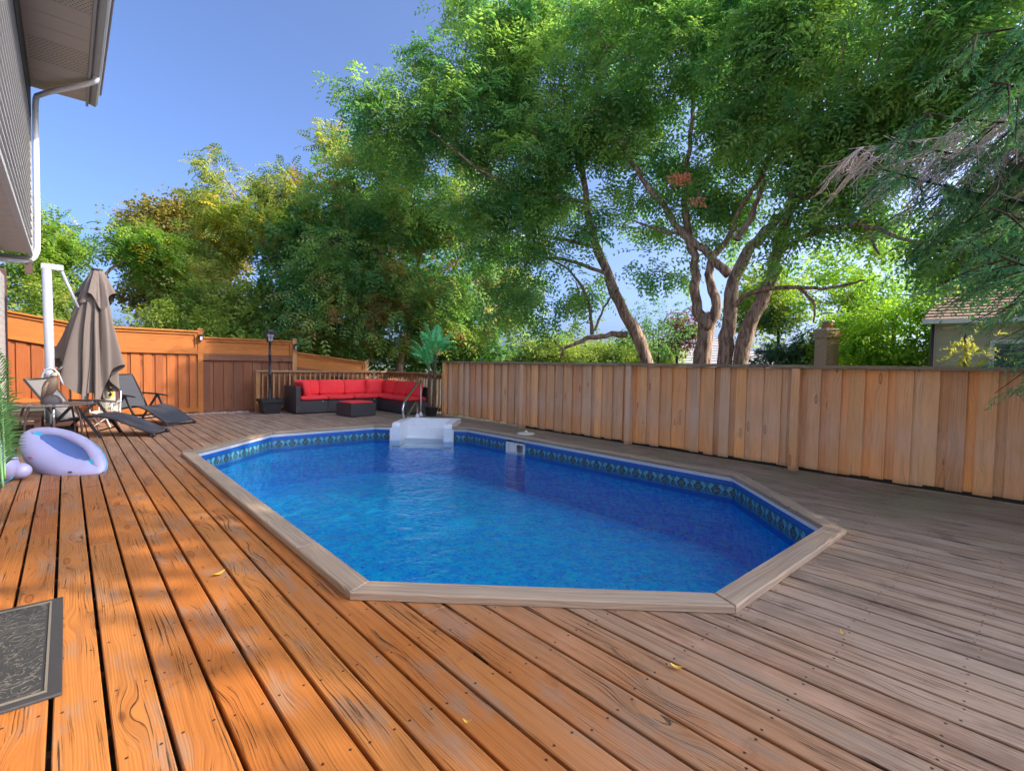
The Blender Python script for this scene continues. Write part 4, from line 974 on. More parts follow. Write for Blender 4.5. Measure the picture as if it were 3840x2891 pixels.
# folding owl chair
oc = thing('owl_chair', 'small folding child chair with an owl shaped back, one big yellow eye', 'child chair', (0.50, 11.05, 0), R(-30))
for s_ in (-1, 1):
    l_ = MB(); l_.tube([(s_*0.15, -0.14, 0.0), (-s_*0.12, 0.12, 0.28)], 0.009, 6); l_.tube([(s_*0.15, 0.14, 0.0), (s_*0.16, -0.15, 0.26)], 0.009, 6); l_.tube([(s_*0.16, -0.14, 0.24), (s_*0.17, -0.15, 0.44)], 0.009, 6); l_.tube([(s_*0.16, 0.1, 0.05), (s_*0.165, 0.14, 0.62)], 0.009, 6); l_.build('leg', 'white', oc)
    MB().box(s_*0.17-0.02, s_*0.17+0.02, -0.19, 0.12, 0.435, 0.45, 0.003).build('armrest', 'pole', oc)
se = MB(); se.grid(lambda u, v: ((u-0.5)*0.31, -0.16+v*0.28, 0.27-0.03*math.sin(math.pi*u)+0.01*math.sin(3*v)), 8, 6); se.build('seat', 'owl_cream', oc)
def owl_pt(u, v, off=0): # u -1..1, v 0..1
    z = 0.27+0.43*v; wv = 0.155*(1-0.18*abs(2*v-1)**3)
    return (u*wv, 0.14+0.02*v-0.03*(1-u*u)-off, z)
bo = MB(); bo.grid(lambda u, v: owl_pt(u*2-1, v*0.8), 12, 12); bo.grid(lambda u, v: (owl_pt(1-u*2, v*0.8)[0], owl_pt(1-u*2, v*0.8)[1]+0.02, owl_pt(0, v*0.8)[2]), 12, 12); bo.build('back', 'owl_cream', oc)
hd2 = MB(); hd2.grid(lambda u, v: owl_pt((u*2-1)*(1-0.75*v**1.5), 0.80+0.25*v, -0.005), 8, 6); hd2.grid(lambda u, v: owl_pt((u*2-1)*(1-0.75*v**1.5), 0.80+0.25*v, 0.004), 8, 6); hd2.build('forehead', 'owl_rust', oc)
def disc(cu, cv, r_, off, mat, name, squash=1.0):
    c0 = Vector(owl_pt(cu, cv, off)); mb = MB(); n = 20
    vs = [(c0.x, c0.y-0.006, c0.z)] + [(c0.x+math.cos(2*math.pi*k/n)*r_, c0.y, c0.z+math.sin(2*math.pi*k/n)*r_*squash) for k in range(n)]
    mb.add(vs, [(0, k+1, (k+1) % n+1) for k in range(n)], True); return mb.build(name, mat, oc)
disc(0.02, 0.68, 0.062, 0.012, 'yellow', 'eye_ring'); disc(0.02, 0.68, 0.040, 0.020, 'black', 'pupil'); disc(-0.02, 0.72, 0.012, 0.028, 'white', 'eye_glint')
for s_ in (-1, 1):
    wg = MB(); wg.grid(lambda u, v: owl_pt(s_*(0.62+0.42*u*math.sin(math.pi*min(1, v+0.15))), 0.95-0.72*v, 0.010), 4, 8); wg.build('wing', 'owl_brown', oc)
rr = random.Random(5); fm = MB()
for i in range(14):
    cu, cv2 = rr.uniform(-0.5, 0.5), rr.uniform(0.02, 0.42); c0 = Vector(owl_pt(cu, cv2, 0.012)); fm.add([c0+Vector((-0.012, 0, 0.008)), c0+Vector((0.012, 0, 0.008)), c0+Vector((0, 0, -0.014))], [(0, 1, 2)])
fm.build('feather_marks', 'black', oc)['kind'] = 'stuff'
for s_ in (-1, 1): MB().add([owl_pt(s_*0.25-0.14, 0.98, 0.012), owl_pt(s_*0.25+0.14, 0.98, 0.012), owl_pt(s_*0.45, 1.12, 0.0)], [(0, 1, 2)]).build('ear_tuft', 'owl_brown', oc)

# glass table with bird
gt_ = thing('glass_table', 'round smoked glass patio table with bowed bronze legs, behind the inflatable', 'table', (-0.17, 9.45, 0))
MB().lathe([(0.0, 0.533), (0.475, 0.533), (0.48, 0.538), (0.475, 0.543), (0.0, 0.543)], 40).build('table_top', 'glass', gt_)
tb = MB(); n = 40; tb.tube([(0.478*math.cos(2*math.pi*k/n), 0.478*math.sin(2*math.pi*k/n), 0.528) for k in range(n+1)], 0.008, 6); tb.build('rim', 'bronze', gt_)
for k in range(4):
    a = R(-38+90*k); c, s_ = math.cos(a), math.sin(a)
    MB().tube(smoothpath([(0.33*c, 0.33*s_, 0.53), (0.38*c, 0.38*s_, 0.42), (0.415*c, 0.415*s_, 0.2), (0.40*c, 0.40*s_, 0.0)], 1), 0.014, 7).build('leg', 'bronze', gt_)
MB().tube([(0.03, 0.0, 0.15), (0.03, 0.0, 0.53)], 0.020, 10).build('umbrella_sleeve', 'steel', gt_)
bd = thing('hawk_decoy', 'brown resin hawk decoy perched on a dark rock on the glass table', 'bird decoy', (-0.16, 9.45, 0.544))
rk = MB(); rr = random.Random(2)
rk.grid(lambda u, v: (0.115*math.cos(2*math.pi*u)*(math.cos((v-0.1)*1.7)**0.5 if v < 0.99 else 0.02)*(1+0.08*math.sin(7*2*math.pi*u)), 0.09*math.sin(2*math.pi*u)*(math.cos((v-0.1)*1.7)**0.5 if v < 0.99 else 0.02)*(1+0.1*math.sin(5*2*math.pi*u)), 0.13*v), 20, 8, closed=True); rk.build('rock', 'bird_base', bd)
V2 = Vector((0.743, -0.669, 0))
def ring_at(c, r_, t, n=14, sq_=0.8):
    t = Vector(t).normalized(); u = t.cross(Vector((0.669, 0.743, 0))).normalized(); w_ = t.cross(u); return [Vector(c)+u*math.cos(2*math.pi*k/n)*r_+w_*math.sin(2*math.pi*k/n)*r_*sq_ for k in range(n)]
body = [(-0.115, 0.02, 0.012), (-0.10, 0.06, 0.03), (-0.075, 0.12, 0.055), (-0.04, 0.19, 0.082), (0.0, 0.26, 0.088), (0.025, 0.31, 0.075), (0.035, 0.345, 0.055), (0.04, 0.37, 0.045), (0.05, 0.40, 0.045), (0.055, 0.425, 0.035), (0.056, 0.44, 0.008)]
bm_ = MB(); rings = []
for i, (a, z_, r_) in enumerate(body):
    j0, j1 = body[max(0, i-1)], body[min(len(body)-1, i+1)]; tg = V2*(j1[0]-j0[0])+Vector((0, 0, j1[1]-j0[1])); rings.append(ring_at(V2*a+Vector((0, 0, z_+0.0)), r_, tg))
n = 14; vs = [p for r_ in rings for p in r_]; fs = [(i*n+k, i*n+(k+1) % n, (i+1)*n+(k+1) % n, (i+1)*n+k) for i in range(len(rings)-1) for k in range(n)] + [tuple(range(n))[::-1], tuple((len(rings)-1)*n+k for k in range(n))]
bm_.add(vs, fs, True); bm_.build('body', 'bird', bd)
bk_ = MB(); c0 = V2*0.09+Vector((0, 0, 0.405)); bk_.tube([c0, V2*0.115+Vector((0, 0, 0.402)), V2*0.127+Vector((0, 0, 0.385))], [0.016, 0.011, 0.002], 8); bk_.build('beak', 'beak', bd)
cap = MB(); cap.lathe([(0.0, 0.045), (0.030, 0.035), (0.043, 0.012), (0.046, -0.01), (0.040, -0.012)], 14, tuple(V2*0.054+Vector((0, 0, 0.395)))); cap.build('crown', 'bird_head', bd)
wgm = MB()
for s_ in (-1, 1):
    nn = Vector((0.669, 0.743, 0))*s_*0.062
    wgm.tube([V2*0.015+nn*0.9+Vector((0, 0, 0.30)), V2*-0.02+nn*1.15+Vector((0, 0, 0.2)), V2*-0.075+nn*0.75+Vector((0, 0, 0.10)), V2*-0.12+nn*0.3+Vector((0, 0, 0.015))], [0.02, 0.042, 0.03, 0.006], 8, flat=0.5)
wgm.build('wings', 'bird', bd)

# inflatable
infl = thing('inflatable_boat', 'lilac inflatable baby float with a turquoise lined blue seat, lying tilted on the boards', 'inflatable float', (-0.02, 7.0, 0))
Ca = Vector((0.743, -0.669, 0)); Cb = Vector((0.669, 0.743, 0)); Cz = Vector((0, 0, 1))
# long axis falls to the right; plane tilts towards the viewer
LA = (Ca*0.80 + Cz*-0.34 + Cb*-0.1).normalized(); LB = (Cb*0.66 + Cz*0.72 + Ca*0.22); LB = (LB - LA*LB.dot(LA)).normalized(); LN = LA.cross(LB).normalized()
IC = Ca*0.0 + Cz*0.205
def lens(a, ax, bx): 
    return ax*math.cos(a), bx*math.copysign(abs(math.sin(a))**1.5, math.sin(a))
tb = MB(); NU = 64
def ringpt(u, v):
    a = 2*math.pi*u; b = 2*math.pi*v; x, y = lens(a, 0.42, 0.150); nx, ny = math.cos(a)/0.42, math.sin(a)/0.22; l = math.hypot(nx, ny); nx, ny = nx/l, ny/l
    r_ = (0.070+0.016*max(0, -math.sin(a))**0.7 - 0.022*abs(math.cos(a))**6)*(1+0.035*math.sin(9*a)+0.025*math.sin(23*a+4*b)+0.015*math.sin(41*a)) ; rw = 0.072+0.055*max(0, -math.sin(a))**0.7 - 0.012*max(0, math.sin(a))
    if math.cos(a) > 0.6: rw *= 1.05
    o = math.cos(b)*rw; h = math.sin(b)*r_
    return IC + LA*(x+nx*o) + LB*(y+ny*o) + LN*h
tb.grid(ringpt, NU, 18, closed=True); tb.build('float_tube', 'lilac', infl)
se = MB()
def seatp(u, v):
    a = 2*math.pi*u; x, y = lens(a, 0.38*v, 0.125*v); return IC + LA*(x-0.0) + LB*(y+0.008) + LN*(0.058-0.05*(1-v*v))
se.grid(seatp, 40, 6, closed=True); se.build('seat_lining', 'teal', infl)
se = MB(); se.grid(lambda u, v: seatp(u, v*0.80) + LN*0.013 + LB*0.01, 40, 6, closed=True); se.build('seat_pad', 'navy', infl)
pp = MB(); pp.tube([ringpt(k/60, 0.97-1) + (ringpt(k/60, 0)-IC)*0.01 for k in range(0, 61)], 0.006, 6); pp.build('piping', 'teal', infl)
pg = MB(); q = ringpt(0.70, 0.16); pg.lathe([(0.0, 0.012), (0.02, 0.010), (0.023, 0.0), (0.0, 0.0)], 12, tuple(q)); pg.build('valve_plug', 'redplug', infl)
q = ringpt(0.86, 0.16); MB().lathe([(0.0, 0.014), (0.016, 0.012), (0.018, 0.0), (0.0, 0.0)], 10, tuple(q)).build('valve_plug', 'owl_brown', infl)
q = ringpt(0.99, 0.0); MB().lathe([(0.0, -0.012), (0.014, -0.008), (0.016, 0.008), (0.0, 0.012)], 10, tuple(q)).build('tie_loop', 'navy', infl)
i2 = thing('inflatable_fin', 'pale lilac inflatable body at the left edge, beside the tilted float', 'inflatable toy', (-0.50, 6.72, 0))
b2 = MB(); b2.grid(lambda u, v: (Ca*0.17*math.cos(2*math.pi*u)*math.sin(math.pi*min(.999, max(.001, v)))**0.6 + Cb*0.12*math.sin(2*math.pi*u)*math.sin(math.pi*min(.999, max(.001, v)))**0.6 + Cz*(0.02+0.44*v) + Ca*(0.10-0.22*v)), 24, 14, closed=True); b2.build('body', 'lilac', i2)
b3 = MB(); b3.tube([Ca*(0.11+0.16*math.sin(t)) + Cb*-0.10 + Cz*(0.02+0.11*(1-math.cos(t))) for t in np.linspace(-0.6, 1.0, 10)], 0.007, 6); b3.build('piping', 'teal', i2)
i3 = thing('inflatable_ball', 'small pale inflatable knob with a turquoise band, on the boards under the float', 'inflatable toy', (-0.345, 6.74, 0.085))
def bal(r_, sx, n=16): return lambda u, v: (Ca*r_*sx*math.cos(math.pi*(v-0.5)*0.998)*math.cos(2*math.pi*u) + Cb*r_*math.cos(math.pi*(v-0.5)*0.998)*math.sin(2*math.pi*u) + Cz*r_*math.sin(math.pi*(v-0.5)))
b4 = MB(); b4.grid(bal(0.078, 1.2), 18, 10, closed=True); b4.build('knob', 'lilac', i3)
b4 = MB(); b4.grid(bal(0.055, 0.9), 16, 8, closed=True); b4.build('foot', 'navy', i3, tuple(Ca*-0.06+Cb*-0.05+Cz*-0.03))
b4 = MB(); b4.grid(bal(0.045, 1.0), 16, 8, closed=True); b4.build('collar', 'teal', i3, tuple(Ca*-0.075+Cb*-0.02+Cz*0.045))

# door mat
dm = thing('door_mat', 'black rubber door mat with a raised scroll pattern, at the left edge', 'door mat', (-0.345, 2.80, 0.003))
MB().box(-0.32, 0.32, -0.475, 0.475, 0, 0.009, 0.003).build('base', 'rubber_edge', dm)
MB().box(-0.262, 0.262, -0.42, 0.42, 0.0092, 0.0125, 0.001).build('scroll_field', 'rubber', dm)
rb = MB()
for x0, x1, y0, y1 in ((-0.28, 0.28, 0.430, 0.438), (-0.28, 0.28, -0.438, -0.430), (0.272, 0.280, -0.429, 0.429), (-0.280, -0.272, -0.429, 0.429)): rb.box(x0, x1, y0, y1, 0.0091, 0.014)
rb.build('ridge', 'rubber_rib', dm)

# fallen leaves
LB_ = [('slim yellow leaf bridging a gap beside the left coping', 0.62, 3.10, 0.4, 0.030), ('curled yellow leaves against the front left coping corner', 1.22, 2.21, 1.2, 0.022),
       ('yellow leaf under the front coping a step right of the corner', 1.46, 2.02, 0.2, 0.026), ('single yellow leaf lying in a gap midway right of the front coping', 1.80, 0.98, 2.0, 0.022),
       ('tiny orange leaf on the worn boards near the right edge', 2.62, 0.62, 0.9, 0.014), ('small yellow leaf on the sunlit board near the bottom', 0.98, 1.28, 2.4, 0.012)]
for i, (lb, x, y, a, s_) in enumerate(LB_):
    mb = MB()
    for q in range(3 if i == 1 else 1):
        ox = q*0.03; mb.grid(lambda u, v: ((u-0.5)*s_*2.4*1.0+ox, (v-0.5)*s_*math.sin(math.pi*(0.08+0.84*u))+ox*0.4, 0.004+0.012*(u-0.5)**2*4+0.006*abs(v-0.5)), 8, 4)
    o = mb.build('fallen_leaf', 'yleaf', None, (x, y, 0.003), (0, 0, a)); prop(o, lb, 'leaf')

# ================================================================ TREES
def leaf_pinnate(pairs, L_, lw, ll, droop=0.25):
    """compound leaf along +x: flat rhombic leaflets in pairs"""
    v, f = [], []
    for k in range(pairs):
        t = 0.12 + 0.86*k/(pairs-1) if pairs > 1 else 0.5; x = L_*t; z = -droop*L_*t*t; sz = math.sin(math.pi*(0.2+0.72*t))**0.5
        for s_ in (-1, 1):
            a = len(v); dx, dy = ll*0.42*sz, ll*0.90*sz; wx = lw*0.5
            v += [(x, 0, z), (x+dx*0.5-wx, s_*dy*0.5, z+0.004), (x+dx, s_*dy, z-ll*0.25), (x+dx*0.5+wx, s_*dy*0.5, z-0.004)]; f.append((a, a+1, a+2, a+3))
    return np.array(v, float), np.array(f)
def leaf_cluster(n, spread, lw, ll, seed):
    """a short twig's worth of simple leaves"""
    rr = random.Random(seed); v, f = [], []
    for k in range(n):
        p = Vector((rr.uniform(0, spread), rr.uniform(-.4, .4)*spread, rr.uniform(-.4, .4)*spread)); d = Vector((rr.uniform(0.1, 1), rr.uniform(-1, 1), rr.uniform(-0.9, 0.3))).normalized()
        sd = d.cross(Vector((rr.uniform(-.5, .5), rr.uniform(-.5, .5), 1))).normalized()*lw/2; a = len(v); l_ = ll*rr.uniform(0.7, 1.15)
        v += [tuple(p), tuple(p+d*l_*0.45-sd), tuple(p+d*l_), tuple(p+d*l_*0.5+sd)]; f.append((a, a+1, a+2, a+3))
    return np.array(v, float), np.array(f)
def needle_twig(n, L_, nw, nl, seed=0, dr=0.0):
    rr = random.Random(seed); v, f = [], []
    for k in range(n):
        t = (k+0.5)/n; a0 = rr.uniform(0, 6.28); p = Vector((L_*t, 0, -dr*L_*t*t)); d = Vector((0.75, math.cos(a0), math.sin(a0))).normalized(); sd = d.cross(Vector((1, 0.2, 0.1))).normalized()*nw/2; a = len(v)
        v += [tuple(p-sd), tuple(p+d*nl-sd*0.3), tuple(p+d*nl+sd*0.3), tuple(p+sd)]; f.append((a, a+1, a+2, a+3))
    return np.array(v, float), np.array(f)
def rotmats(dirs, rolls):
    x = dirs/np.linalg.norm(dirs, axis=1, keepdims=True); upv = np.tile([0, 0, 1.0], (len(x), 1)); y = np.cross(upv, x); ny = np.linalg.norm(y, axis=1, keepdims=True); y = np.where(ny > 1e-4, y/np.maximum(ny, 1e-4), [[0, 1, 0]]); z = np.cross(x, y)
    c, s_ = np.cos(rolls)[:, None], np.sin(rolls)[:, None]; y2 = y*c+z*s_; z2 = -y*s_+z*c
    return np.stack([x, y2, z2], axis=2)
def scatter(name, mat, templates, pos, dirs, rolls, scl, tint, parent, loc):
    """one crown mesh made of real leaves"""
    pos = np.asarray(pos); n = len(pos)
    if n == 0: return
    which = NR.randint(0, len(templates), n); V, F, T = [], [], []; off = 0; Rm = rotmats(np.asarray(dirs), np.asarray(rolls))
    for ti, (tv, tf) in enumerate(templates):
        idx = np.where(which == ti)[0]
        if len(idx) == 0: continue
        vv = np.einsum('nij,kj->nki', Rm[idx], tv)*scl[idx][:, None, None] + pos[idx][:, None, :]
        m, k = len(idx), len(tv)
        ff = tf[None]+(np.arange(m)*k)[:, None, None]+off
        V.append(vv.reshape(-1, 3)); F.append(ff.reshape(-1, 4)); T.append(np.repeat(tint[idx], len(tf))); off += m*k
    V = np.concatenate(V)-np.array(loc); F = np.concatenate(F); T = np.clip(np.concatenate(T)+NR.normal(0, 0.10, len(F)), 0, 1)
    me = bpy.data.meshes.new(name); me.vertices.add(len(V)); me.vertices.foreach_set('co', V.astype('f').ravel())
    me.loops.add(F.size); me.loops.foreach_set('vertex_index', F.astype('i').ravel())
    me.polygons.add(len(F)); me.polygons.foreach_set('loop_start', np.arange(0, F.size, 4, dtype='i')); me.polygons.foreach_set('loop_total', np.full(len(F), 4, 'i'))
    at_ = me.attributes.new('tint', 'FLOAT', 'FACE'); at_.data.foreach_set('value', T.astype('f'))
    me.update(calc_edges=True); me.materials.append(MT[mat])
    o = bpy.data.objects.new(name, me); C.objects.link(o); o.parent = parent; STAT[0] += len(F)*2; return o
STAT = [0]
TP = {
    'locust': [leaf_pinnate(4, 0.27, 0.046, 0.105, d_) for d_ in (0.15, 0.35, 0.6)],
    'walnut': [leaf_pinnate(5, 0.40, 0.060, 0.14, d_) for d_ in (0.2, 0.5)],
    'broad': [leaf_cluster(7, 0.22, 0.075, 0.105, s_) for s_ in range(4)],
    'small': [leaf_cluster(8, 0.24, 0.055, 0.085, s_) for s_ in range(4)],
    'needle': [needle_twig(11, 0.16, 0.011, 0.036, s_, 0.1) for s_ in range(3)],
    'needlefar': [needle_twig(9, 0.38, 0.05, 0.11, s_, 0.3) for s_ in range(3)],
}
def blob_points(blobs, lai, clump_r, per, hole=0.45, ns=0.55, keep=None):
    """leaf positions: clumps spread through ellipsoids, with gaps"""
    P, D, Tn, CC = [], [], [], []
    from mathutils import noise as mn
    for (px, py, rx, ry, D0, *rest) in blobs:
        dens = rest[0] if rest else 1.0
        c = np.array(at(px, py, D0)); k = D0/1857.6; rx, ry = rx*k*1.0, ry*k*1.0; rd = (rx+ry)*0.38*(rest[1] if len(rest) > 1 else 1.0)
        vd = np.array([c[0], c[1], 0])/math.hypot(c[0], c[1]); rv = np.array([vd[1], -vd[0], 0])
        area = math.pi*rx*ry; nc = int(area*lai*dens/(per*0.012)); 
        for _ in range(nc):
            while True:
                q = NR.uniform(-1, 1, 3); r_ = (q**2).sum()
                if r_ <= 1: break
            q = q*(0.55+0.45*r_**0.5)/max(0.3, r_**0.5)*min(1, r_**0.5+0.25) if NR.rand() < 0.5 else q
            cc = c + rv*q[0]*rx + vd*q[1]*rd + np.array([0, 0, q[2]*ry])
            if mn.noise(Vector(cc*ns)) < (hole-0.5)*1.0: continue
            if keep is not None and not keep(cc): continue
            CC.append(cc); n = NR.poisson(per); cr = clump_r*NR.uniform(0.6, 1.3)
            g_ = NR.normal(0, 1, (n, 3))*np.array([cr, cr, cr*0.5])*0.5
            P.append(cc+g_); out = g_*1.0 + (cc-c)*0.25 + NR.normal(0, 0.35, (n, 3))*cr; out[:, 2] -= cr*0.35
            D.append(out); Tn.append(np.full(n, NR.rand())*0.7+NR.rand(n)*0.3)
    if not P: return None
    return np.concatenate(P), np.concatenate(D), np.concatenate(Tn), np.array(CC)
def twigs(mb, limbs, CC, frac=0.6, r_=0.016, jitter=0.25):
    """branches from the nearest limb out to leaf clumps"""
    nodes = []; 
    for pts, rs in limbs:
        for i in range(len(pts)-1):
            for t in np.linspace(0, 1, 5): nodes.append((np.array(pts[i].lerp(pts[i+1], t)), rs[i]+(rs[i+1]-rs[i])*t))
    NP_ = np.array([n[0] for n in nodes])
    order = NR.permutation(len(CC))[:int(len(CC)*frac)]
    order = order[np.argsort([np.min(((NP_-CC[i])**2).sum(1)) for i in order])]
    pts_all = list(NP_); cnt = 0
    arr = np.array(pts_all)
    for i in order:
        d = ((arr-CC[i])**2).sum(1) + 0.8*np.maximum(0, arr[:, 2]-CC[i][2])**2; j = int(np.argmin(d)); a = Vector(arr[j]); b = Vector(CC[i]); L_ = (b-a).length
        if L_ < 0.12 or L_ > 4.5: continue
        m_ = a.lerp(b, 0.5)+Vector(NR.normal(0, jitter*0.35, 3))*L_*0.5+Vector((0, 0, 0.08*L_)); m2 = a.lerp(b, 0.8)+Vector(NR.normal(0, 0.10, 3))*L_*0.5
        rr0 = min(0.035, r_*(0.5+0.5*L_)); mb.tube([a, m_, m2, b], [rr0, rr0*0.7, rr0*0.5, rr0*0.3], 4, caps=False, smooth=True)
        arr = np.vstack([arr, np.array(m_)[None], np.array(m2)[None]])
def tree(name, label, cat, base, limbs, blobs, leaf, tmpl, bark='bark', lai=2.2, clump=0.45, per=16, hole=0.45, ns=0.55, frac=0.6, scale=1.0, group=None, keep=None, tw=0.016, extra=None):
    t = thing(name, label, cat, tuple(base), 0, group); base = Vector(base)
    r_ = blob_points(blobs, lai, clump, per, hole, ns, keep)
    tk = MB(); LL = []
    for l in limbs:
        pts = smoothpath([tuple(p[:3]) for p in l], 2) if len(l) > 2 else [tuple(p[:3]) for p in l]
        pts = [Vector(p)+Vector(NR.normal(0, 1, 3))*min(0.022, l[-1][3]*0.5)*(0 if i < 3 else 1) for i, p in enumerate(pts)]; m = len(pts); r0, r1 = l[0][3], l[-1][3]
        rr = [l[0][3]+(l[-1][3]-l[0][3])*(i/(m-1))**0.8 for i in range(m)]
        rr = [0.86*r*(1+0.07*math.sin(i*1.7+r0*90)) for i, r in enumerate(rr)]
        tk.tube([p-base for p in pts], rr, 10 if r0 > 0.09 else 7); LL.append((pts, rr))
    if limbs: tk.build('trunk', bark, t)
    if r_ is None: return t
    P, D, Tn, CC = r_
    if limbs and frac > 0:
        bm2 = MB(); twigs(bm2, LL, CC, frac, tw); 
        bm2.v = [tuple(Vector(v)-base) for v in bm2.v]; prop(bm2.build('branches', bark, t), kind='stuff')
    prop(scatter('crown', leaf, TP[tmpl], P, D, NR.uniform(-0.9, 0.9, len(P)), NR.uniform(0.75, 1.2, len(P))*scale, Tn, t, base), kind='stuff')
    return t
def A(px, py, D, r_): p = at(px, py, D); return (p.x, p.y, p.z, r_)
GZ = -1.5
def down(px, py, D, r_):  # trunk foot on the ground below a sighted point
    p = at(px, py, D); return (p.x, p.y, GZ, r_)

# --- three locusts beyond the board fence
D1, D2, D3 = 12.0, 11.4, 11.0
b = at(2445, 1360, D1)
tree('locust_tree', 'leaning locust with one bare low limb, the leftmost trunk above the board fence', 'tree', (b.x+0.35, b.y-0.1, GZ),
     [[(b.x+0.5, b.y-0.15, GZ, 0.22), A(2445, 1360, D1, 0.19), A(2330, 1150, D1, 0.17), A(2270, 1010, D1+0.1, 0.145), A(2210, 850, D1+0.2, 0.12), A(2195, 700, D1+0.3, 0.10), A(2150, 500, D1+0.4, 0.07), A(2100, 300, D1+0.4, 0.04)],
      [A(2350, 1255, D1, 0.10), A(2260, 1258, D1-0.1, 0.085), A(2190, 1275, D1-0.2, 0.07), A(2120, 1300, D1-0.3, 0.05), A(2100, 1340, D1-0.3, 0.03)],
      [A(2220, 1255, D1-0.1, 0.06), A(2215, 1150, D1-0.1, 0.05), A(2170, 1050, D1, 0.04), A(2110, 990, D1, 0.03), A(2020, 960, D1, 0.02)],
      [A(2230, 1240, D1-0.1, 0.04), A(2270, 1140, D1-0.2, 0.03), A(2320, 1080, D1-0.3, 0.02)],
      [A(2280, 1030, D1, 0.07), A(2180, 990, D1, 0.055), A(2050, 960, D1, 0.04), A(1930, 980, D1, 0.02)],
      [A(2240, 930, D1, 0.07), A(2130, 900, D1, 0.05), A(1990, 880, D1+0.2, 0.03)],
      [A(2200, 760, D1+0.2, 0.07), A(2080, 740, D1, 0.06), A(1930, 700, D1, 0.05), A(1800, 640, D1, 0.035), A(1650, 520, D1, 0.025), A(1480, 400, D1, 0.015)]],
     [(1700, 700, 260, 120, 12.6, 0.8), (1560, 580, 170, 110, 12.8, 0.8), (1950, 780, 220, 110, 12.4, 0.8), (1880, 280, 200, 140, 12.5), (2250, 200, 200, 160, 12.8), (1900, 60, 200, 120, 12.8), (2230, 40, 220, 120, 12.8),
      (2250, 640, 250, 150, 12.2), (1980, 620, 260, 190, 12.2), (2050, 380, 280, 210, 12.2), (1760, 460, 230, 130, 12.2), (1540, 400, 170, 75, 12.2, 0.8), (1330, 300, 100, 75, 12.2, 0.8), (1400, 430, 110, 60, 12.2, 0.6), (1620, 260, 160, 70, 12.2, 0.8), (1800, 200, 190, 140, 12.2), (1780, 40, 140, 90, 12.2, 0.9), (2030, 60, 240, 120, 12.2),
      (2150, 860, 200, 90, 12.0, 0.9), (2080, 1040, 200, 130, 12.0, 0.75), (1960, 1160, 130, 110, 12.2, 0.8), (2260, 1240, 120, 60, 12.3, 0.3), (1900, 870, 220, 110, 12.3, 0.8), (2360, 900, 100, 120, 12.0, 0.5)],
     'lf_locust', 'locust', hole=0.47, frac=0.75, group='locust trees behind the board fence', lai=3.6, clump=0.38, ns=0.8, tw=0.022, scale=1.2)
b = at(2640, 1360, D2)
tree('locust_tree', 'forked locust with dead twigs at its crotch, the middle trunk above the fence', 'tree', (b.x, b.y, GZ),
     [[(b.x+0.05, b.y, GZ, 0.24), A(2625, 1360, D2, 0.20), A(2650, 1240, D2, 0.19), A(2650, 1200, D2, 0.17)],
      [A(2645, 1240, D2, 0.16), A(2605, 1130, D2, 0.13), A(2610, 980, D2, 0.115), A(2575, 850, D2+0.1, 0.10), A(2560, 700, D2+0.2, 0.08), A(2600, 480, D2+0.2, 0.05), A(2590, 250, D2+0.2, 0.03)],
      [A(2650, 1230, D2, 0.15), A(2700, 1160, D2, 0.13), A(2655, 1050, D2+0.1, 0.11), A(2660, 980, D2+0.1, 0.10), A(2740, 890, D2+0.1, 0.085), A(2770, 780, D2, 0.07), A(2860, 680, D2-0.2, 0.05), A(2900, 500, D2-0.2, 0.03)],
      [A(2735, 1030, D2-0.1, 0.13), A(2650, 945, D2, 0.12), A(2560, 880, D2, 0.115), A(2490, 770, D2, 0.10), A(2420, 690, D2, 0.085), A(2330, 560, D2, 0.06), A(2280, 380, D2, 0.035)],
      [A(2560, 880, D2, 0.05), A(2480, 870, D2, 0.035), A(2380, 830, D2, 0.02)]],
     [(2420, 500, 280, 210, 11.6), (2650, 300, 300, 260, 11.4), (2400, 200, 260, 220, 11.6), (2700, 620, 220, 130, 11.3, 0.9), (2530, 780, 230, 100, 11.6, 0.6), (2470, 1000, 130, 130, 11.6, 0.4), (2600, 20, 300, 150, 11.3), (2840, 760, 140, 110, 11.6, 0.9), (2680, 850, 120, 80, 11.9, 0.6)],
     'lf_locust', 'locust', hole=0.47, frac=0.75, group='locust trees behind the board fence', lai=3.6, clump=0.38, ns=0.8, tw=0.022, scale=1.2)
b = at(2735, 1360, D3)
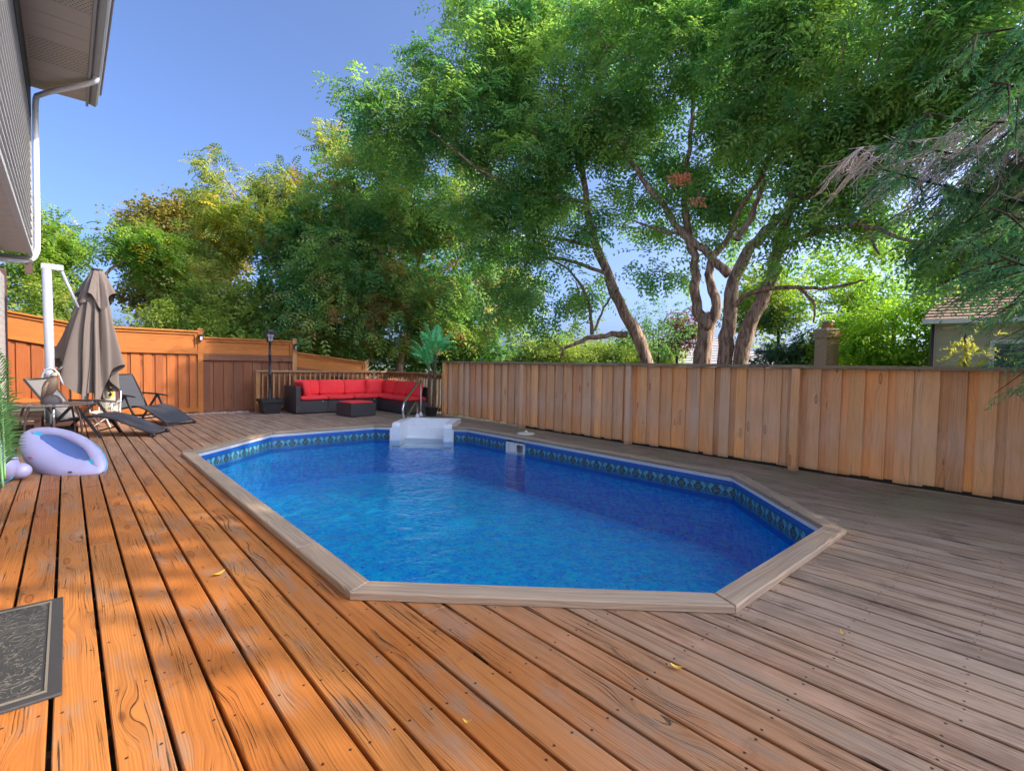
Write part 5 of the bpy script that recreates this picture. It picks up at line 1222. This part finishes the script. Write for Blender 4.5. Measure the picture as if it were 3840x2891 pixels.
tree('locust_tree', 'two stemmed locust with broad spreading limbs, the rightmost trunks above the fence', 'tree', (b.x+0.15, b.y-0.1, GZ),
     [[(b.x+0.1, b.y, GZ, 0.22), A(2715, 1360, D3, 0.165), A(2735, 1200, D3, 0.15), A(2750, 1030, D3, 0.135), A(2830, 910, D3, 0.125), A(2930, 810, D3-0.1, 0.11), A(3040, 720, D3-0.3, 0.10), A(3180, 640, D3-0.5, 0.08), A(3400, 560, D3-0.8, 0.05), A(3600, 520, D3-1, 0.03)],
      [(b.x+0.45, b.y-0.2, GZ, 0.22), A(2770, 1360, D3-0.1, 0.185), A(2820, 1190, D3-0.1, 0.17), A(2900, 1040, D3-0.1, 0.15), A(2925, 880, D3-0.2, 0.135), A(2980, 740, D3-0.2, 0.11), A(3020, 600, D3-0.2, 0.085), A(3060, 380, D3-0.3, 0.06), A(3110, 180, D3-0.3, 0.035)],
      [A(2760, 900, D3-0.1, 0.08), A(2850, 760, D3, 0.07), A(2860, 640, D3, 0.055), A(2960, 420, D3, 0.035)],
      [A(2895, 960, D3-0.1, 0.075), A(3000, 895, D3-0.3, 0.065), A(3120, 850, D3-0.5, 0.055), A(3240, 835, D3-0.7, 0.035), A(3400, 900, D3-1.0, 0.03), A(3560, 945, D3-1.2, 0.025), A(3800, 905, D3-1.4, 0.015)],
      [A(2745, 1160, D3, 0.07), A(2820, 1085, D3-0.2, 0.06), A(2980, 1075, D3-0.4, 0.05), A(3100, 1085, D3-0.6, 0.035), A(3240, 1050, D3-0.8, 0.02)],
      [A(2990, 1075, D3-0.4, 0.045), A(3060, 1140, D3-0.5, 0.03), A(3050, 1210, D3-0.5, 0.015)],
      [A(3060, 700, D3-0.3, 0.05), A(3200, 780, D3-0.5, 0.035), A(3300, 960, D3-0.6, 0.02)],
      [A(3030, 560, D3-0.2, 0.06), A(3160, 420, D3-0.4, 0.045), A(3350, 260, D3-0.6, 0.03)]],
     [(3000, 500, 260, 170, 10.8), (3080, 230, 330, 230, 10.8), (2900, 120, 250, 200, 11), (3350, 300, 300, 200, 10.5), (3400, 520, 280, 110, 10.4, 0.8), (3650, 180, 240, 180, 10.2), (3150, 680, 200, 90, 10.7, 0.7), (3300, 800, 260, 90, 10.4, 0.8), (3200, 960, 240, 90, 10.4, 0.8), (3600, 780, 250, 110, 10, 0.8), (3650, 980, 200, 110, 10, 0.6), (3050, 820, 150, 100, 11.2, 0.6), (3050, 990, 130, 80, 10.8, 0.6), (3250, 60, 350, 140, 10.5), (3780, 400, 160, 160, 10, 0.7), (3600, 30, 300, 120, 10.3), (3300, 460, 200, 130, 11), (3450, 760, 260, 120, 11, 0.6), (3700, 900, 200, 120, 11, 0.4)],
     'lf_locust', 'locust', hole=0.46, frac=0.7, group='locust trees behind the board fence', lai=3.6, clump=0.38, ns=0.8, tw=0.022, scale=1.2)
# dry seed pods hanging in the middle locust
def pods(label, blobs):
    r_ = blob_points(blobs, 1.3, 0.16, 10, 0.3)
    o = scatter('seed_pods', 'lf_seed', TP['small'], r_[0], np.tile([0.1, 0.1, -1.0], (len(r_[0]), 1))+NR.normal(0, .4, (len(r_[0]), 3)), NR.uniform(-1, 1, len(r_[0])), NR.uniform(.5, .8, len(r_[0])), r_[2], None, (0, 0, 0)); prop(o, label, 'seed pods', kind='stuff')
pods('rust coloured dry seed pods hanging in the forked locust', [(2550, 600, 25, 60, 10.0), (2580, 700, 45, 60, 10.0), (2620, 790, 24, 70, 10.0), (2505, 690, 25, 22, 10.0), (2605, 860, 18, 25, 10.0), (2600, 230, 16, 45, 10.0)])

# --- middle and left trees behind the railing and stained fence
def simple_trunk(px, py, D, r_=0.14, lean=0, tops=()):
    l = [[down(px, py, D, r_*1.3), A(px, py, D, r_), A(px+lean*0.6, py-50, D, r_*0.6), A(px+lean, py-100, D, r_*0.25)]]
    for (tx, ty) in tops: l.append([A(px+lean*0.4, py-100, D, r_*0.5), A((px+tx)/2, (py-100+ty)/2-30, D, r_*0.35), A(tx, ty, D, r_*0.12)])
    return l
tree('locust_tree', 'pale green locust flecked with brown seed clusters, behind the corner of the railing', 'tree', down(1500, 1300, 15.5, 0)[:3],
     simple_trunk(1500, 1300, 15.5, 0.15, 60, [(1250, 900), (1750, 950), (1650, 750), (1350, 750), (1850, 1150)]),
     [(1480, 760, 260, 190, 15.5), (1700, 760, 230, 160, 15.5, 0.9), (1420, 1000, 260, 180, 15), (1700, 1010, 260, 170, 15, 0.9), (1230, 1080, 150, 130, 14.8), (1250, 1220, 160, 110, 14.6), (1550, 1180, 260, 120, 15, 0.9), (1850, 1130, 160, 130, 15, 0.8), (1920, 1000, 120, 140, 15.3, 0.6), (1600, 590, 200, 110, 15.8, 0.7), (1450, 560, 140, 60, 16, 0.5)],
     'lf_locust2', 'locust', lai=3.6, hole=0.42, frac=0.5, scale=1.3, tw=0.024, clump=0.40, ns=0.8)
tree('maple_tree', 'dark green maple filling the gap behind the pale locust', 'tree', down(1350, 1300, 18, 0)[:3],
     simple_trunk(1300, 1300, 18, 0.18, 30, [(1100, 950), (1500, 950)]),
     [(1350, 760, 190, 150, 18), (1280, 950, 260, 220, 18), (1150, 1150, 200, 170, 17.5), (1500, 1200, 330, 150, 18), (1750, 1240, 200, 110, 17.5, 0.9), (1420, 1320, 420, 70, 17.5), (1600, 1050, 260, 200, 18.5, 0.8), (1880, 1280, 120, 60, 17)],
     'lf_maple', 'broad', 'bark_d', lai=2.6, clump=0.5, per=14, hole=0.36, frac=0.2, scale=1.35)
tree('ash_tree', 'tall ash turning yellow at its tips, in the centre of the left tree line', 'tree', down(1050, 1200, 19, 0)[:3],
     simple_trunk(1050, 1150, 19, 0.15, 10, [(840, 660), (1000, 660), (1200, 640), (900, 800)]),
     [(1010, 660, 190, 90, 19), (870, 610, 75, 40, 19, 0.7), (1200, 590, 120, 70, 19, 0.9), (1245, 520, 30, 50, 19, 0.7), (1110, 550, 50, 30, 19, 0.7), (1060, 790, 210, 130, 19), (880, 830, 150, 130, 18.6), (1000, 960, 230, 140, 18.6), (790, 950, 100, 110, 18.4)],
     'lf_ash', 'walnut', lai=3.6, hole=0.42, frac=0.4, scale=0.95, clump=0.50)
tree('maple_tree', 'olive brown tree top rising behind the yellow green trees', 'tree', down(650, 1150, 24, 0)[:3],
     simple_trunk(650, 1150, 24, 0.15, 0, [(640, 880)]),
     [(650, 870, 110, 90, 24), (540, 890, 80, 60, 24), (720, 950, 110, 150, 23.5), (620, 1000, 140, 120, 23.5), (660, 790, 40, 30, 24, 0.6)],
     'lf_olive', 'small', 'bark_d', lai=3.4, hole=0.40, frac=0.3, scale=1.7, clump=0.6)
tree('maple_tree', 'pale golden small tree behind the umbrella and the level fence run', 'tree', down(640, 1200, 17, 0)[:3],
     simple_trunk(640, 1200, 17, 0.09, 0, [(560, 1000)]),
     [(650, 1080, 130, 120, 17), (780, 1060, 130, 100, 17.2), (700, 1180, 150, 70, 17), (560, 1150, 90, 90, 17)],
     'lf_pale', 'small', 'bark_d', lai=2.4, hole=0.42, frac=0.3, scale=1.1, clump=0.45)
tree('walnut_tree', 'bright green walnut with yellow patches, the leftmost tree behind the umbrella', 'tree', down(380, 1150, 16.5, 0)[:3],
     simple_trunk(380, 1150, 16.5, 0.13, 0, [(280, 980), (500, 980)]),
     [(330, 890, 120, 70, 16.5), (200, 890, 60, 60, 16.5, 0.8), (480, 920, 130, 80, 16.5), (260, 810, 60, 40, 16.5, 0.6), (350, 780, 40, 30, 16.5, 0.6), (230, 950, 90, 110, 16.3), (400, 1040, 190, 120, 16.2), (540, 1020, 90, 100, 16.5), (200, 1060, 60, 60, 16.2, 0.8), (150, 900, 40, 30, 16.4, 0.5), (430, 1150, 130, 70, 16)],
     'lf_walnut', 'walnut', lai=3.8, hole=0.40, frac=0.3, scale=0.85, clump=0.42)
tree('hedge', 'tall clipped looking hedge along the back of the stained fence', 'hedge', down(250, 1200, 15, 0)[:3], simple_trunk(250, 1250, 15, 0.06),
     [(150, 1120, 140, 110, 15), (330, 1180, 160, 110, 15), (80, 1060, 80, 70, 15.3, 0.8), (500, 1230, 200, 70, 15), (760, 1230, 200, 80, 15), (120, 1010, 60, 50, 16, 0.4)],
     'lf_hedge', 'small', 'bark_d', lai=3.0, hole=0.30, frac=0.15, scale=0.9, clump=0.4)
tree('shrub', 'dark leafy shrub mass above the dark fence run, left of the lamp', 'shrub', down(900, 1260, 15.5, 0)[:3], simple_trunk(900, 1300, 15.5, 0.07),
     [(900, 1170, 190, 110, 15.8), (1000, 1260, 200, 80, 15.3), (800, 1150, 100, 80, 16), (1100, 1310, 160, 60, 15)],
     'lf_hedge', 'broad', 'bark_d', lai=2.8, hole=0.36, frac=0.2, scale=1.0)

# --- beyond the board fence: distant greenery and houses
tree('lime_tree', 'bright yellow green tree between the chimney and the right house', 'tree', down(3350, 1250, 22, 0)[:3],
     simple_trunk(3350, 1300, 22, 0.12, 0, [(3500, 1100), (3200, 1150)]),
     [(3400, 1240, 190, 130, 22), (3560, 1120, 130, 100, 21, 0.8), (3480, 1320, 200, 80, 21), (3220, 1080, 170, 90, 25, 0.7), (3380, 960, 200, 110, 21, 0.6), (3050, 1050, 140, 90, 25, 0.5), (3640, 1200, 90, 80, 20, 0.7)],
     'lf_lime', 'small', lai=2.0, hole=0.44, frac=0.4, scale=1.5, clump=0.6)
tree('lime_tree', 'far bright green tree seen between the locust trunks', 'tree', down(2480, 1300, 30, 0)[:3],
     simple_trunk(2450, 1330, 30, 0.12),
     [(2880, 1180, 110, 110, 28, 0.7), (2150, 1320, 260, 45, 30), (1980, 1310, 130, 60, 30), (2400, 1330, 150, 60, 30), (2900, 1080, 90, 70, 26, 0.5)],
     'lf_hedge', 'small', lai=2.4, hole=0.38, frac=0.2, scale=2.0, clump=0.8)
tree('copper_beech', 'small copper red tree behind the forked locust', 'tree', down(2540, 1300, 24, 0)[:3], simple_trunk(2540, 1320, 24, 0.08),
     [(2530, 1240, 75, 60, 24), (2580, 1290, 50, 50, 24)], 'lf_red', 'small', 'bark_d', lai=2.2, hole=0.38, frac=0.3, scale=1.4, clump=0.5)
tree('shrub', 'dark small leaved bush between the leaning and the forked locust', 'shrub', down(2460, 1300, 16, 0)[:3], simple_trunk(2470, 1330, 16, 0.05, 0),
     [(2470, 1230, 90, 90, 16, 0.8), (2400, 1300, 80, 60, 16, 0.6), (2540, 1340, 40, 30, 16, 0.6)], 'lf_maple', 'small', 'bark_d', lai=2.0, hole=0.42, frac=0.3, scale=1.0)
tree('blue_spruce', 'bluish spruce behind the grey roof', 'spruce tree', down(2930, 1300, 27, 0)[:3], [[down(2920, 1300, 27, 0.15), A(2920, 1200, 27, 0.08), A(2920, 1130, 27, 0.02)]],
     [(2900, 1210, 60, 60, 27), (2920, 1290, 110, 60, 27), (2960, 1340, 140, 50, 27), (2860, 1330, 60, 40, 27)], 'lf_blue', 'needlefar', 'bark_d', lai=2.6, hole=0.36, frac=0.15, scale=1.1, clump=0.5)
tree('spruce_tree', 'drooping green spruce to the right of the chimney', 'spruce tree', down(3180, 1300, 26, 0)[:3], [[down(3190, 1300, 26, 0.15), A(3190, 1200, 26, 0.08), A(3190, 1080, 26, 0.02)]],
     [(3190, 1170, 50, 80, 26), (3200, 1280, 90, 80, 26), (3080, 1330, 60, 60, 27.5), (3260, 1350, 110, 50, 25)], 'lf_hedge', 'needlefar', 'bark_d', lai=2.4, hole=0.36, frac=0.15, scale=1.1, clump=0.5)
tree('cypress_shrub', 'pale feathery cypress standing against the right house', 'shrub', down(3640, 1320, 17, 0)[:3], simple_trunk(3620, 1350, 17, 0.05), 
     [(3600, 1320, 60, 75, 17), (3650, 1270, 35, 60, 17, 0.7), (3560, 1370, 60, 40, 17)], 'lf_pale', 'needlefar', 'bark_d', lai=2.0, hole=0.4, frac=0.2, scale=0.8, clump=0.35)

# houses far behind
def roofhouse():
    p = at(2740, 1300, 36); t = thing('house', 'low house with a pale grey shingled hip roof seen between the locust trunks', 'house', (p.x, p.y, -1.5), -math.atan2(p.x, p.y)*1.0+0.1)
    zt, ze = at(2660, 1262, 36).z+1.5, at(2660, 1392, 36).z+1.5
    hw, hd = 3.0, 2.6
    rdg = [(-1.9, 0, zt), (-1.5, 0, zt)]
    v = [(-5.0, -hd, ze), (4.2, -hd, ze), (4.2, hd, ze), (-5.0, hd, ze), (-2.1, 0, zt), (-1.2, 0, zt)]
    MB().add(v, [(0, 1, 5, 4), (1, 2, 5), (2, 3, 4, 5), (3, 0, 4), (3, 2, 1, 0)]).build('roof', 'shingle', t)
    k = 0
    lines = MB()
    for i in range(1, 14):
        f = i/14; zz = ze+(zt-ze)*f; yl = -hd+hd*f; xl = -5+(2.9)*f; xr = 4.2-5.4*f; lines.beam((xl, yl-0.012, zz+0.015), (xr, yl-0.012, zz+0.015), 0.02, 0.02)
    prop(lines.build('shingle_courses', 'eave_shade_and_courses', t), kind='stuff')
    MB().box(-4.7, 3.9, -hd+0.3, hd-0.3, 0, ze-0.01).build('wall', 'cream_sid', t)
    MB().box(-1.75, -1.45, -0.6, -0.3, zt-0.5, zt+0.05).build('roof_vent', 'iron', t)
roofhouse()
def chimney():
    p = at(3100, 1300, 21); t = thing('chimney', 'tan brick chimney with a clay flue and a white slatted cap, above the fence', 'chimney', (p.x, p.y, -1.5), -0.55)
    zt = at(3100, 1240, 21).z+1.5; zb = at(3100, 1182, 21).z+1.5
    MB().box(-0.25, 0.25, -0.25, 0.25, 0, zt-0.18).build('core', 'mortar', t)
    bm = None; z = zt-0.18-0.075*26; rr = random.Random(1)
    while z < zt-0.02:
        r_ = 0.262 + (0.05 if z > zt-0.26 else 0)
        off = 0.115 if int(round(z/0.075)) % 2 else 0.0
        for side in range(4):
            x = -r_+(off if off else 0.0)
            while x < r_-0.02:
                w_ = min(0.215, r_-x)
                if bm is None: bm = MB().box(-0.1075, 0.1075, -0.05, 0.05, 0.005, 0.068).build('brick', 'brick', t, (0, 0, -5)).data
                a = side*math.pi/2; cx, cy = x+w_/2, -r_+0.048
                o = inst('brick', bm, t, (cx*math.cos(a)-cy*math.sin(a), cx*math.sin(a)+cy*math.cos(a), z), (0, 0, a)); o.scale = (w_/0.215*0.96, 1, 1)
                x += 0.225
        z += 0.075
    for o in list(t.children):
        if o.name.startswith('brick') and o.location.z < -4: bpy.data.objects.remove(o)
    MB().prism([(-0.29, -0.29), (0.29, -0.29), (0.29, 0.29), (-0.29, 0.29)], zt-0.02, zt+0.07, 0.03).build('crown', 'mortar', t)
    MB().lathe([(0.17, zt+0.07), (0.17, zt+0.30)], 16).build('flue', 'clay', t)
    cpb = MB(); 
    for k in range(12): a = k*math.pi/6; cpb.beam((0.19*math.cos(a), 0.19*math.sin(a), zt+0.30), (0.19*math.cos(a), 0.19*math.sin(a), zt+0.60), 0.02, 0.02)
    cpb.lathe([(0.0, zt+0.60), (0.23, zt+0.60), (0.23, zt+0.64), (0.0, zt+0.68)], 16); cpb.lathe([(0.21, zt+0.30), (0.21, zt+0.34), (0.1, zt+0.34)], 16, caps=False); cpb.build('flue_cap', 'white', t)
chimney()
def righthouse():
    p = at(3720, 1300, 18); t = thing('house', 'cream sided house with a russet tiled roof at the right edge, behind dark spruce boughs', 'house', (p.x, p.y, -1.5), R(-80))
    ze = at(3720, 1195, 18).z+1.5; zt = at(3720, 985, 18).z+1.5; L_, D_ = 6.0, 5.0
    x0 = -1.15
    z = 0.2
    while z < ze-0.05: MB().box(x0, L_, -0.012, 0.012, 0, 0.19, 0.005).build('siding_board', 'cream_sid', t, (0, 0.0, z)); z += 0.195
    MB().box(x0+0.01, L_, 0.02, D_, 0, ze-0.01).build('wall', 'cream_sid', t)
    MB().box(x0-0.06, x0+0.0, -0.03, 0.06, 0, ze).build('corner_trim', 'white', t)
    nrow = 15
    for i in range(nrow):
        f0, f1 = i/nrow, (i+1)/nrow; y0, y1 = -0.35+f0*2.9, -0.35+f1*2.9; z0, z1 = ze-0.02+f0*(zt-ze), ze-0.02+f1*(zt-ze); xl = x0-0.3+f0*0.9
        MB().add([(xl, y0, z0+0.03), (L_, y0, z0+0.03), (L_, y1, z1), (xl+0.05, y1, z1), (xl, y0, z0-0.01), (L_, y0, z0-0.01)], [(0, 1, 2, 3), (4, 5, 1, 0)]).build('shingle_course', 'shingle_r', t)
    MB().box(x0-0.3, L_, -0.40, -0.355, ze-0.12, ze+0.0).build('fascia', 'white', t)
    wz = at(3740, 1400, 18).z+1.5; wt = at(3740, 1290, 18).z+1.5
    wz -= 0.5
    fr_ = MB(); x1, x2 = 0.05, 0.95
    fr_.box(x1-0.10, x2+0.10, -0.045, -0.013, wt, wt+0.10); fr_.box(x1-0.10, x1, -0.045, -0.013, wz, wt-0.001); fr_.box(x2, x2+0.10, -0.045, -0.013, wz, wt-0.001); fr_.box(x1-0.1, x2+0.1, -0.055, -0.013, wz-0.06, wz-0.001)
    w_ = fr_.build('window', 'white', t)
    MB().box(x1+0.001, x2-0.001, -0.024, -0.016, wz+0.001, wt-0.002).build('pane', 'pane', w_)
    MB().box(x2+0.11, x2+0.5, -0.04, -0.014, wz-0.06, wt+0.1, 0.004).build('shutter', 'cream_sid', t)
    dpv = MB(); dpv.tube([(x0-0.05, -0.10, 0), (x0-0.05, -0.10, ze-0.1)], 0.04, 8); dpv.build('downpipe', 'brown', t)
righthouse()

# --- near spruce whose boughs enter at the right; trunk stands right of the view, behind the fence
def near_spruce():
    tb = Vector((8.35, -2.05, GZ)); t = thing('spruce_tree', 'big dark spruce whose drooping boughs and dead grey twigs hang in from the right edge', 'spruce tree', tuple(tb))
    tk = MB(); tk.tube([(0, 0, 0), (0.02, 0, 3), (0.05, 0.02, 7), (0.05, 0.0, 12)], [0.24, 0.20, 0.13, 0.02], 12); tk.build('trunk', 'bark_d', t)
    wood_, dead = MB(), MB(); P, D = [], []; rr = random.Random(21)
    def bough(end, z0, sag, r0=0.035, dens=1.0, deadb=False):
        end = Vector(end); a = Vector((tb.x+0.04, tb.y, z0)); L_ = (end-a).length; n = 12; pts = []
        for i in range(n+1): f = i/n; p = a.lerp(end, f); p.z += sag*math.sin(math.pi*f)*(-1) + (0.10*L_*f*f if not deadb else 0); pts.append(p)
        (dead if deadb else wood_).tube([p-tb for p in pts], [r0*(1-0.8*i/n) for i in range(n+1)], 6)
        main = (end-a).normalized()
        m = int(L_*16*dens)
        for k in range(m):
            f = 0.22+0.78*rr.random(); i = min(n-1, int(f*n)); q = pts[i].lerp(pts[i+1], f*n-i); sd = main.cross(Vector((0, 0, 1))).normalized()*rr.choice([-1, 1])
            l2 = (0.25+0.75*rr.random())*min(1.0, 0.35+1.1*(1-f))*L_*0.30; dr = (sd*rr.uniform(0.4, 1.0)+main*rr.uniform(0.4, 0.9)+Vector((0, 0, rr.uniform(-0.75, 0.0)))).normalized()
            sub = [q+dr*l2*t_ + Vector((0, 0, -0.25*l2*t_*t_)) for t_ in (0, 0.35, 0.7, 1.0)]
            (dead if deadb else wood_).tube([p-tb for p in sub], [0.009, 0.007, 0.005, 0.003], 4, caps=False)
            if deadb:
                for _ in range(int(5+l2*16)):
                    t_ = rr.random(); q2 = sub[0].lerp(sub[3], t_); d2 = (dr+Vector((rr.uniform(-1, 1), rr.uniform(-1, 1), rr.uniform(-1.2, 0.3)))).normalized()*rr.uniform(0.08, 0.28); md = q2+d2*0.5+Vector((rr.uniform(-1, 1), rr.uniform(-1, 1), rr.uniform(-1, 1)))*0.02
                    dead.tube([q2-tb, md-tb, q2+d2-tb], [0.004, 0.0035, 0.002], 3, caps=False)
                continue
            step = 0.055; s_ = 0.0
            while s_ < l2:
                q2 = sub[0].lerp(sub[3], s_/l2)+Vector((0, 0, -0.05*l2*(s_/l2)));
                for _ in range(2):
                    d2 = dr*0.9+Vector((rr.uniform(-.8, .8), rr.uniform(-.8, .8), rr.uniform(-.75, .15))); P.append(tuple(q2)); D.append(tuple(d2))
                s_ += step
        return
    ends = [((3330, 700, 5.9), 3.4, 0.25), ((3300, 820, 5.6), 3.0, 0.3), ((3450, 640, 5.2), 3.9, 0.2), ((3600, 1130, 4.9), 2.2, 0.2), ((3740, 1230, 4.5), 1.9, 0.2), ((3700, 1040, 4.6), 2.4, 0.2), ((3800, 600, 5.0), 4.2, 0.1),
            ((3700, 560, 4.8), 4.0, 0.1), ((3640, 330, 5.6), 5.3, 0.1)]
    for (px, py, D0), z0, sag in ends: bough(at(px, py, D0), z0, sag, dens=0.72)
    # boughs outside the view: the rest of the tree, all round and up
    for i in range(46):
        z0 = 1.6+i*0.21; az = i*2.4; L_ = max(0.8, 3.6*(1-(z0-1)/12)); d = Vector((math.cos(az), math.sin(az), 0)); e = Vector((tb.x, tb.y, z0))+d*L_+Vector((0, 0, -0.35*L_*0.4))
        ang = math.degrees(math.atan2(e.y, e.x))
        if ang > -6: continue
        bough(tuple(e), z0, 0.1, dens=0.3)
    for (px, py, D0), z0, sag in [((3180, 560, 6.2), 4.0, 0.1), ((3280, 590, 6.0), 3.9, 0.15), ((3400, 600, 5.8), 3.8, 0.12), ((3560, 470, 5.6), 4.4, 0.1), ((3700, 480, 5.2), 4.3, 0.05)]:
        bough(at(px, py, D0), z0, sag, 0.018, 0.9, True)
    wood_.build('branches', 'bark_d', t)['kind'] = 'stuff'; dead.build('dead_twigs', 'twig', t)['kind'] = 'stuff'
    P = np.array(P); D = np.array(D)
    prop(scatter('crown', 'lf_spruce', TP['needle'], P, D, NR.uniform(-3, 3, len(P)), NR.uniform(0.7, 1.1, len(P)), NR.rand(len(P)), t, tb), kind='stuff')
    print('spruce twigs', len(P))
near_spruce()
def shade_tree():  # unseen tree; leaf clumps set along sun rays to cast the wanted shade
    from mathutils import noise as mn
    tl = math.tan(R(SUN_EL)); sx, sy = math.cos(R(SUN_PHI))/tl, math.sin(R(SUN_PHI))/tl
    base = Vector((12.6, -8.2, GZ)); CC = []
    def mask(x, y):  # wanted shade on the deck, shapes the crown
        n1 = mn.noise(Vector((x*0.9, y*0.55, 3.1))); n2 = mn.noise(Vector((x*2.0, y*1.4, 8.0)))
        if y > 10.8: return 0.0 if x < 2.9 else 0.45+0.5*n1
        edge = 1.15 - max(0, y-2.2)*0.5 + 0.35*n1
        if y < 3.7 and x < edge: return 0.0
        if x < 1.1 and y < 6.3: return 0.35 + 0.9*n2
        if x < 1.1: return 0.75 + 0.8*n1
        if 1.2 < x < 5.4 and 1.3 < y < 8.3 and x+y > 3.9: return -0.15 + 0.8*n1
        if x > 1.1 and y < 1.4+0.2*x: return 0.72 + 1.1*n2
        return 0.80+0.8*n1
    tries = 0
    while len(CC) < 460 and tries < 40000:
        tries += 1; x, y, h = NR.uniform(-0.9, 7.2), NR.uniform(-2.0, 13.2), NR.uniform(6.5, 13.0)
        if NR.rand() > mask(x, y)*(1.2 if mask(x, y) > 0.7 else 1.0): continue
        p = np.array([x+sx*h, y+sy*h, h])
        if p[1] > -1.2 - 0.02*p[0]: continue
        CC.append(p)
    CC = np.array(CC); t = thing('maple_tree', 'unseen tall broad maple right of the view, crown shaped to shade the boards', 'tree', tuple(base))
    P, D = [], []
    for c in CC:
        n = 9; g_ = NR.normal(0, 1, (n, 3))*np.array([0.24, 0.24, 0.12]); P.append(c+g_); D.append(g_+NR.normal(0, .2, (n, 3))-[0, 0, 0.1])
    P = np.concatenate(P); D = np.concatenate(D)
    tk = MB(); LL = []
    for l in ([(base.x, base.y, GZ, 0.34), (base.x, base.y, 2.0, 0.28), (base.x+0.2, base.y+0.3, 5.0, 0.22), (12.4, -6.5, 8.5, 0.13), (12.0, -5.5, 11.5, 0.05)],
              [(base.x, base.y, 2.8, 0.2), (10.6, -7.2, 5.5, 0.15), (9.3, -6.2, 8.5, 0.08), (8.8, -5.6, 10.5, 0.04)],
              [(base.x, base.y, 3.6, 0.2), (13.6, -8.0, 6.0, 0.14), (14.6, -8.5, 9.0, 0.07)], [(base.x+.1, base.y+.2, 4.5, 0.16), (13.2, -5.2, 7.0, 0.1), (14.2, -3.6, 9.8, 0.05)]):
        pts = [Vector(p) for p in smoothpath([q[:3] for q in l], 2)]; m = len(pts); rr = [l[0][3]+(l[-1][3]-l[0][3])*i/(m-1) for i in range(m)]; tk.tube([p-base for p in pts], rr, 10); LL.append((pts, rr))
    tk.build('trunk', 'bark_d', t); b2 = MB(); twigs(b2, LL, CC, 0.8, 0.02); b2.v = [tuple(Vector(v)-base) for v in b2.v]; prop(b2.build('branches', 'bark_d', t), kind='stuff')
    prop(scatter('crown', 'lf_maple', TP['broad'], P, D, NR.uniform(-1, 1, len(P)), NR.uniform(1.6, 2.2, len(P)), NR.rand(len(P)), t, base), kind='stuff')
shade_tree()
print('TRIS leaves', STAT[0])
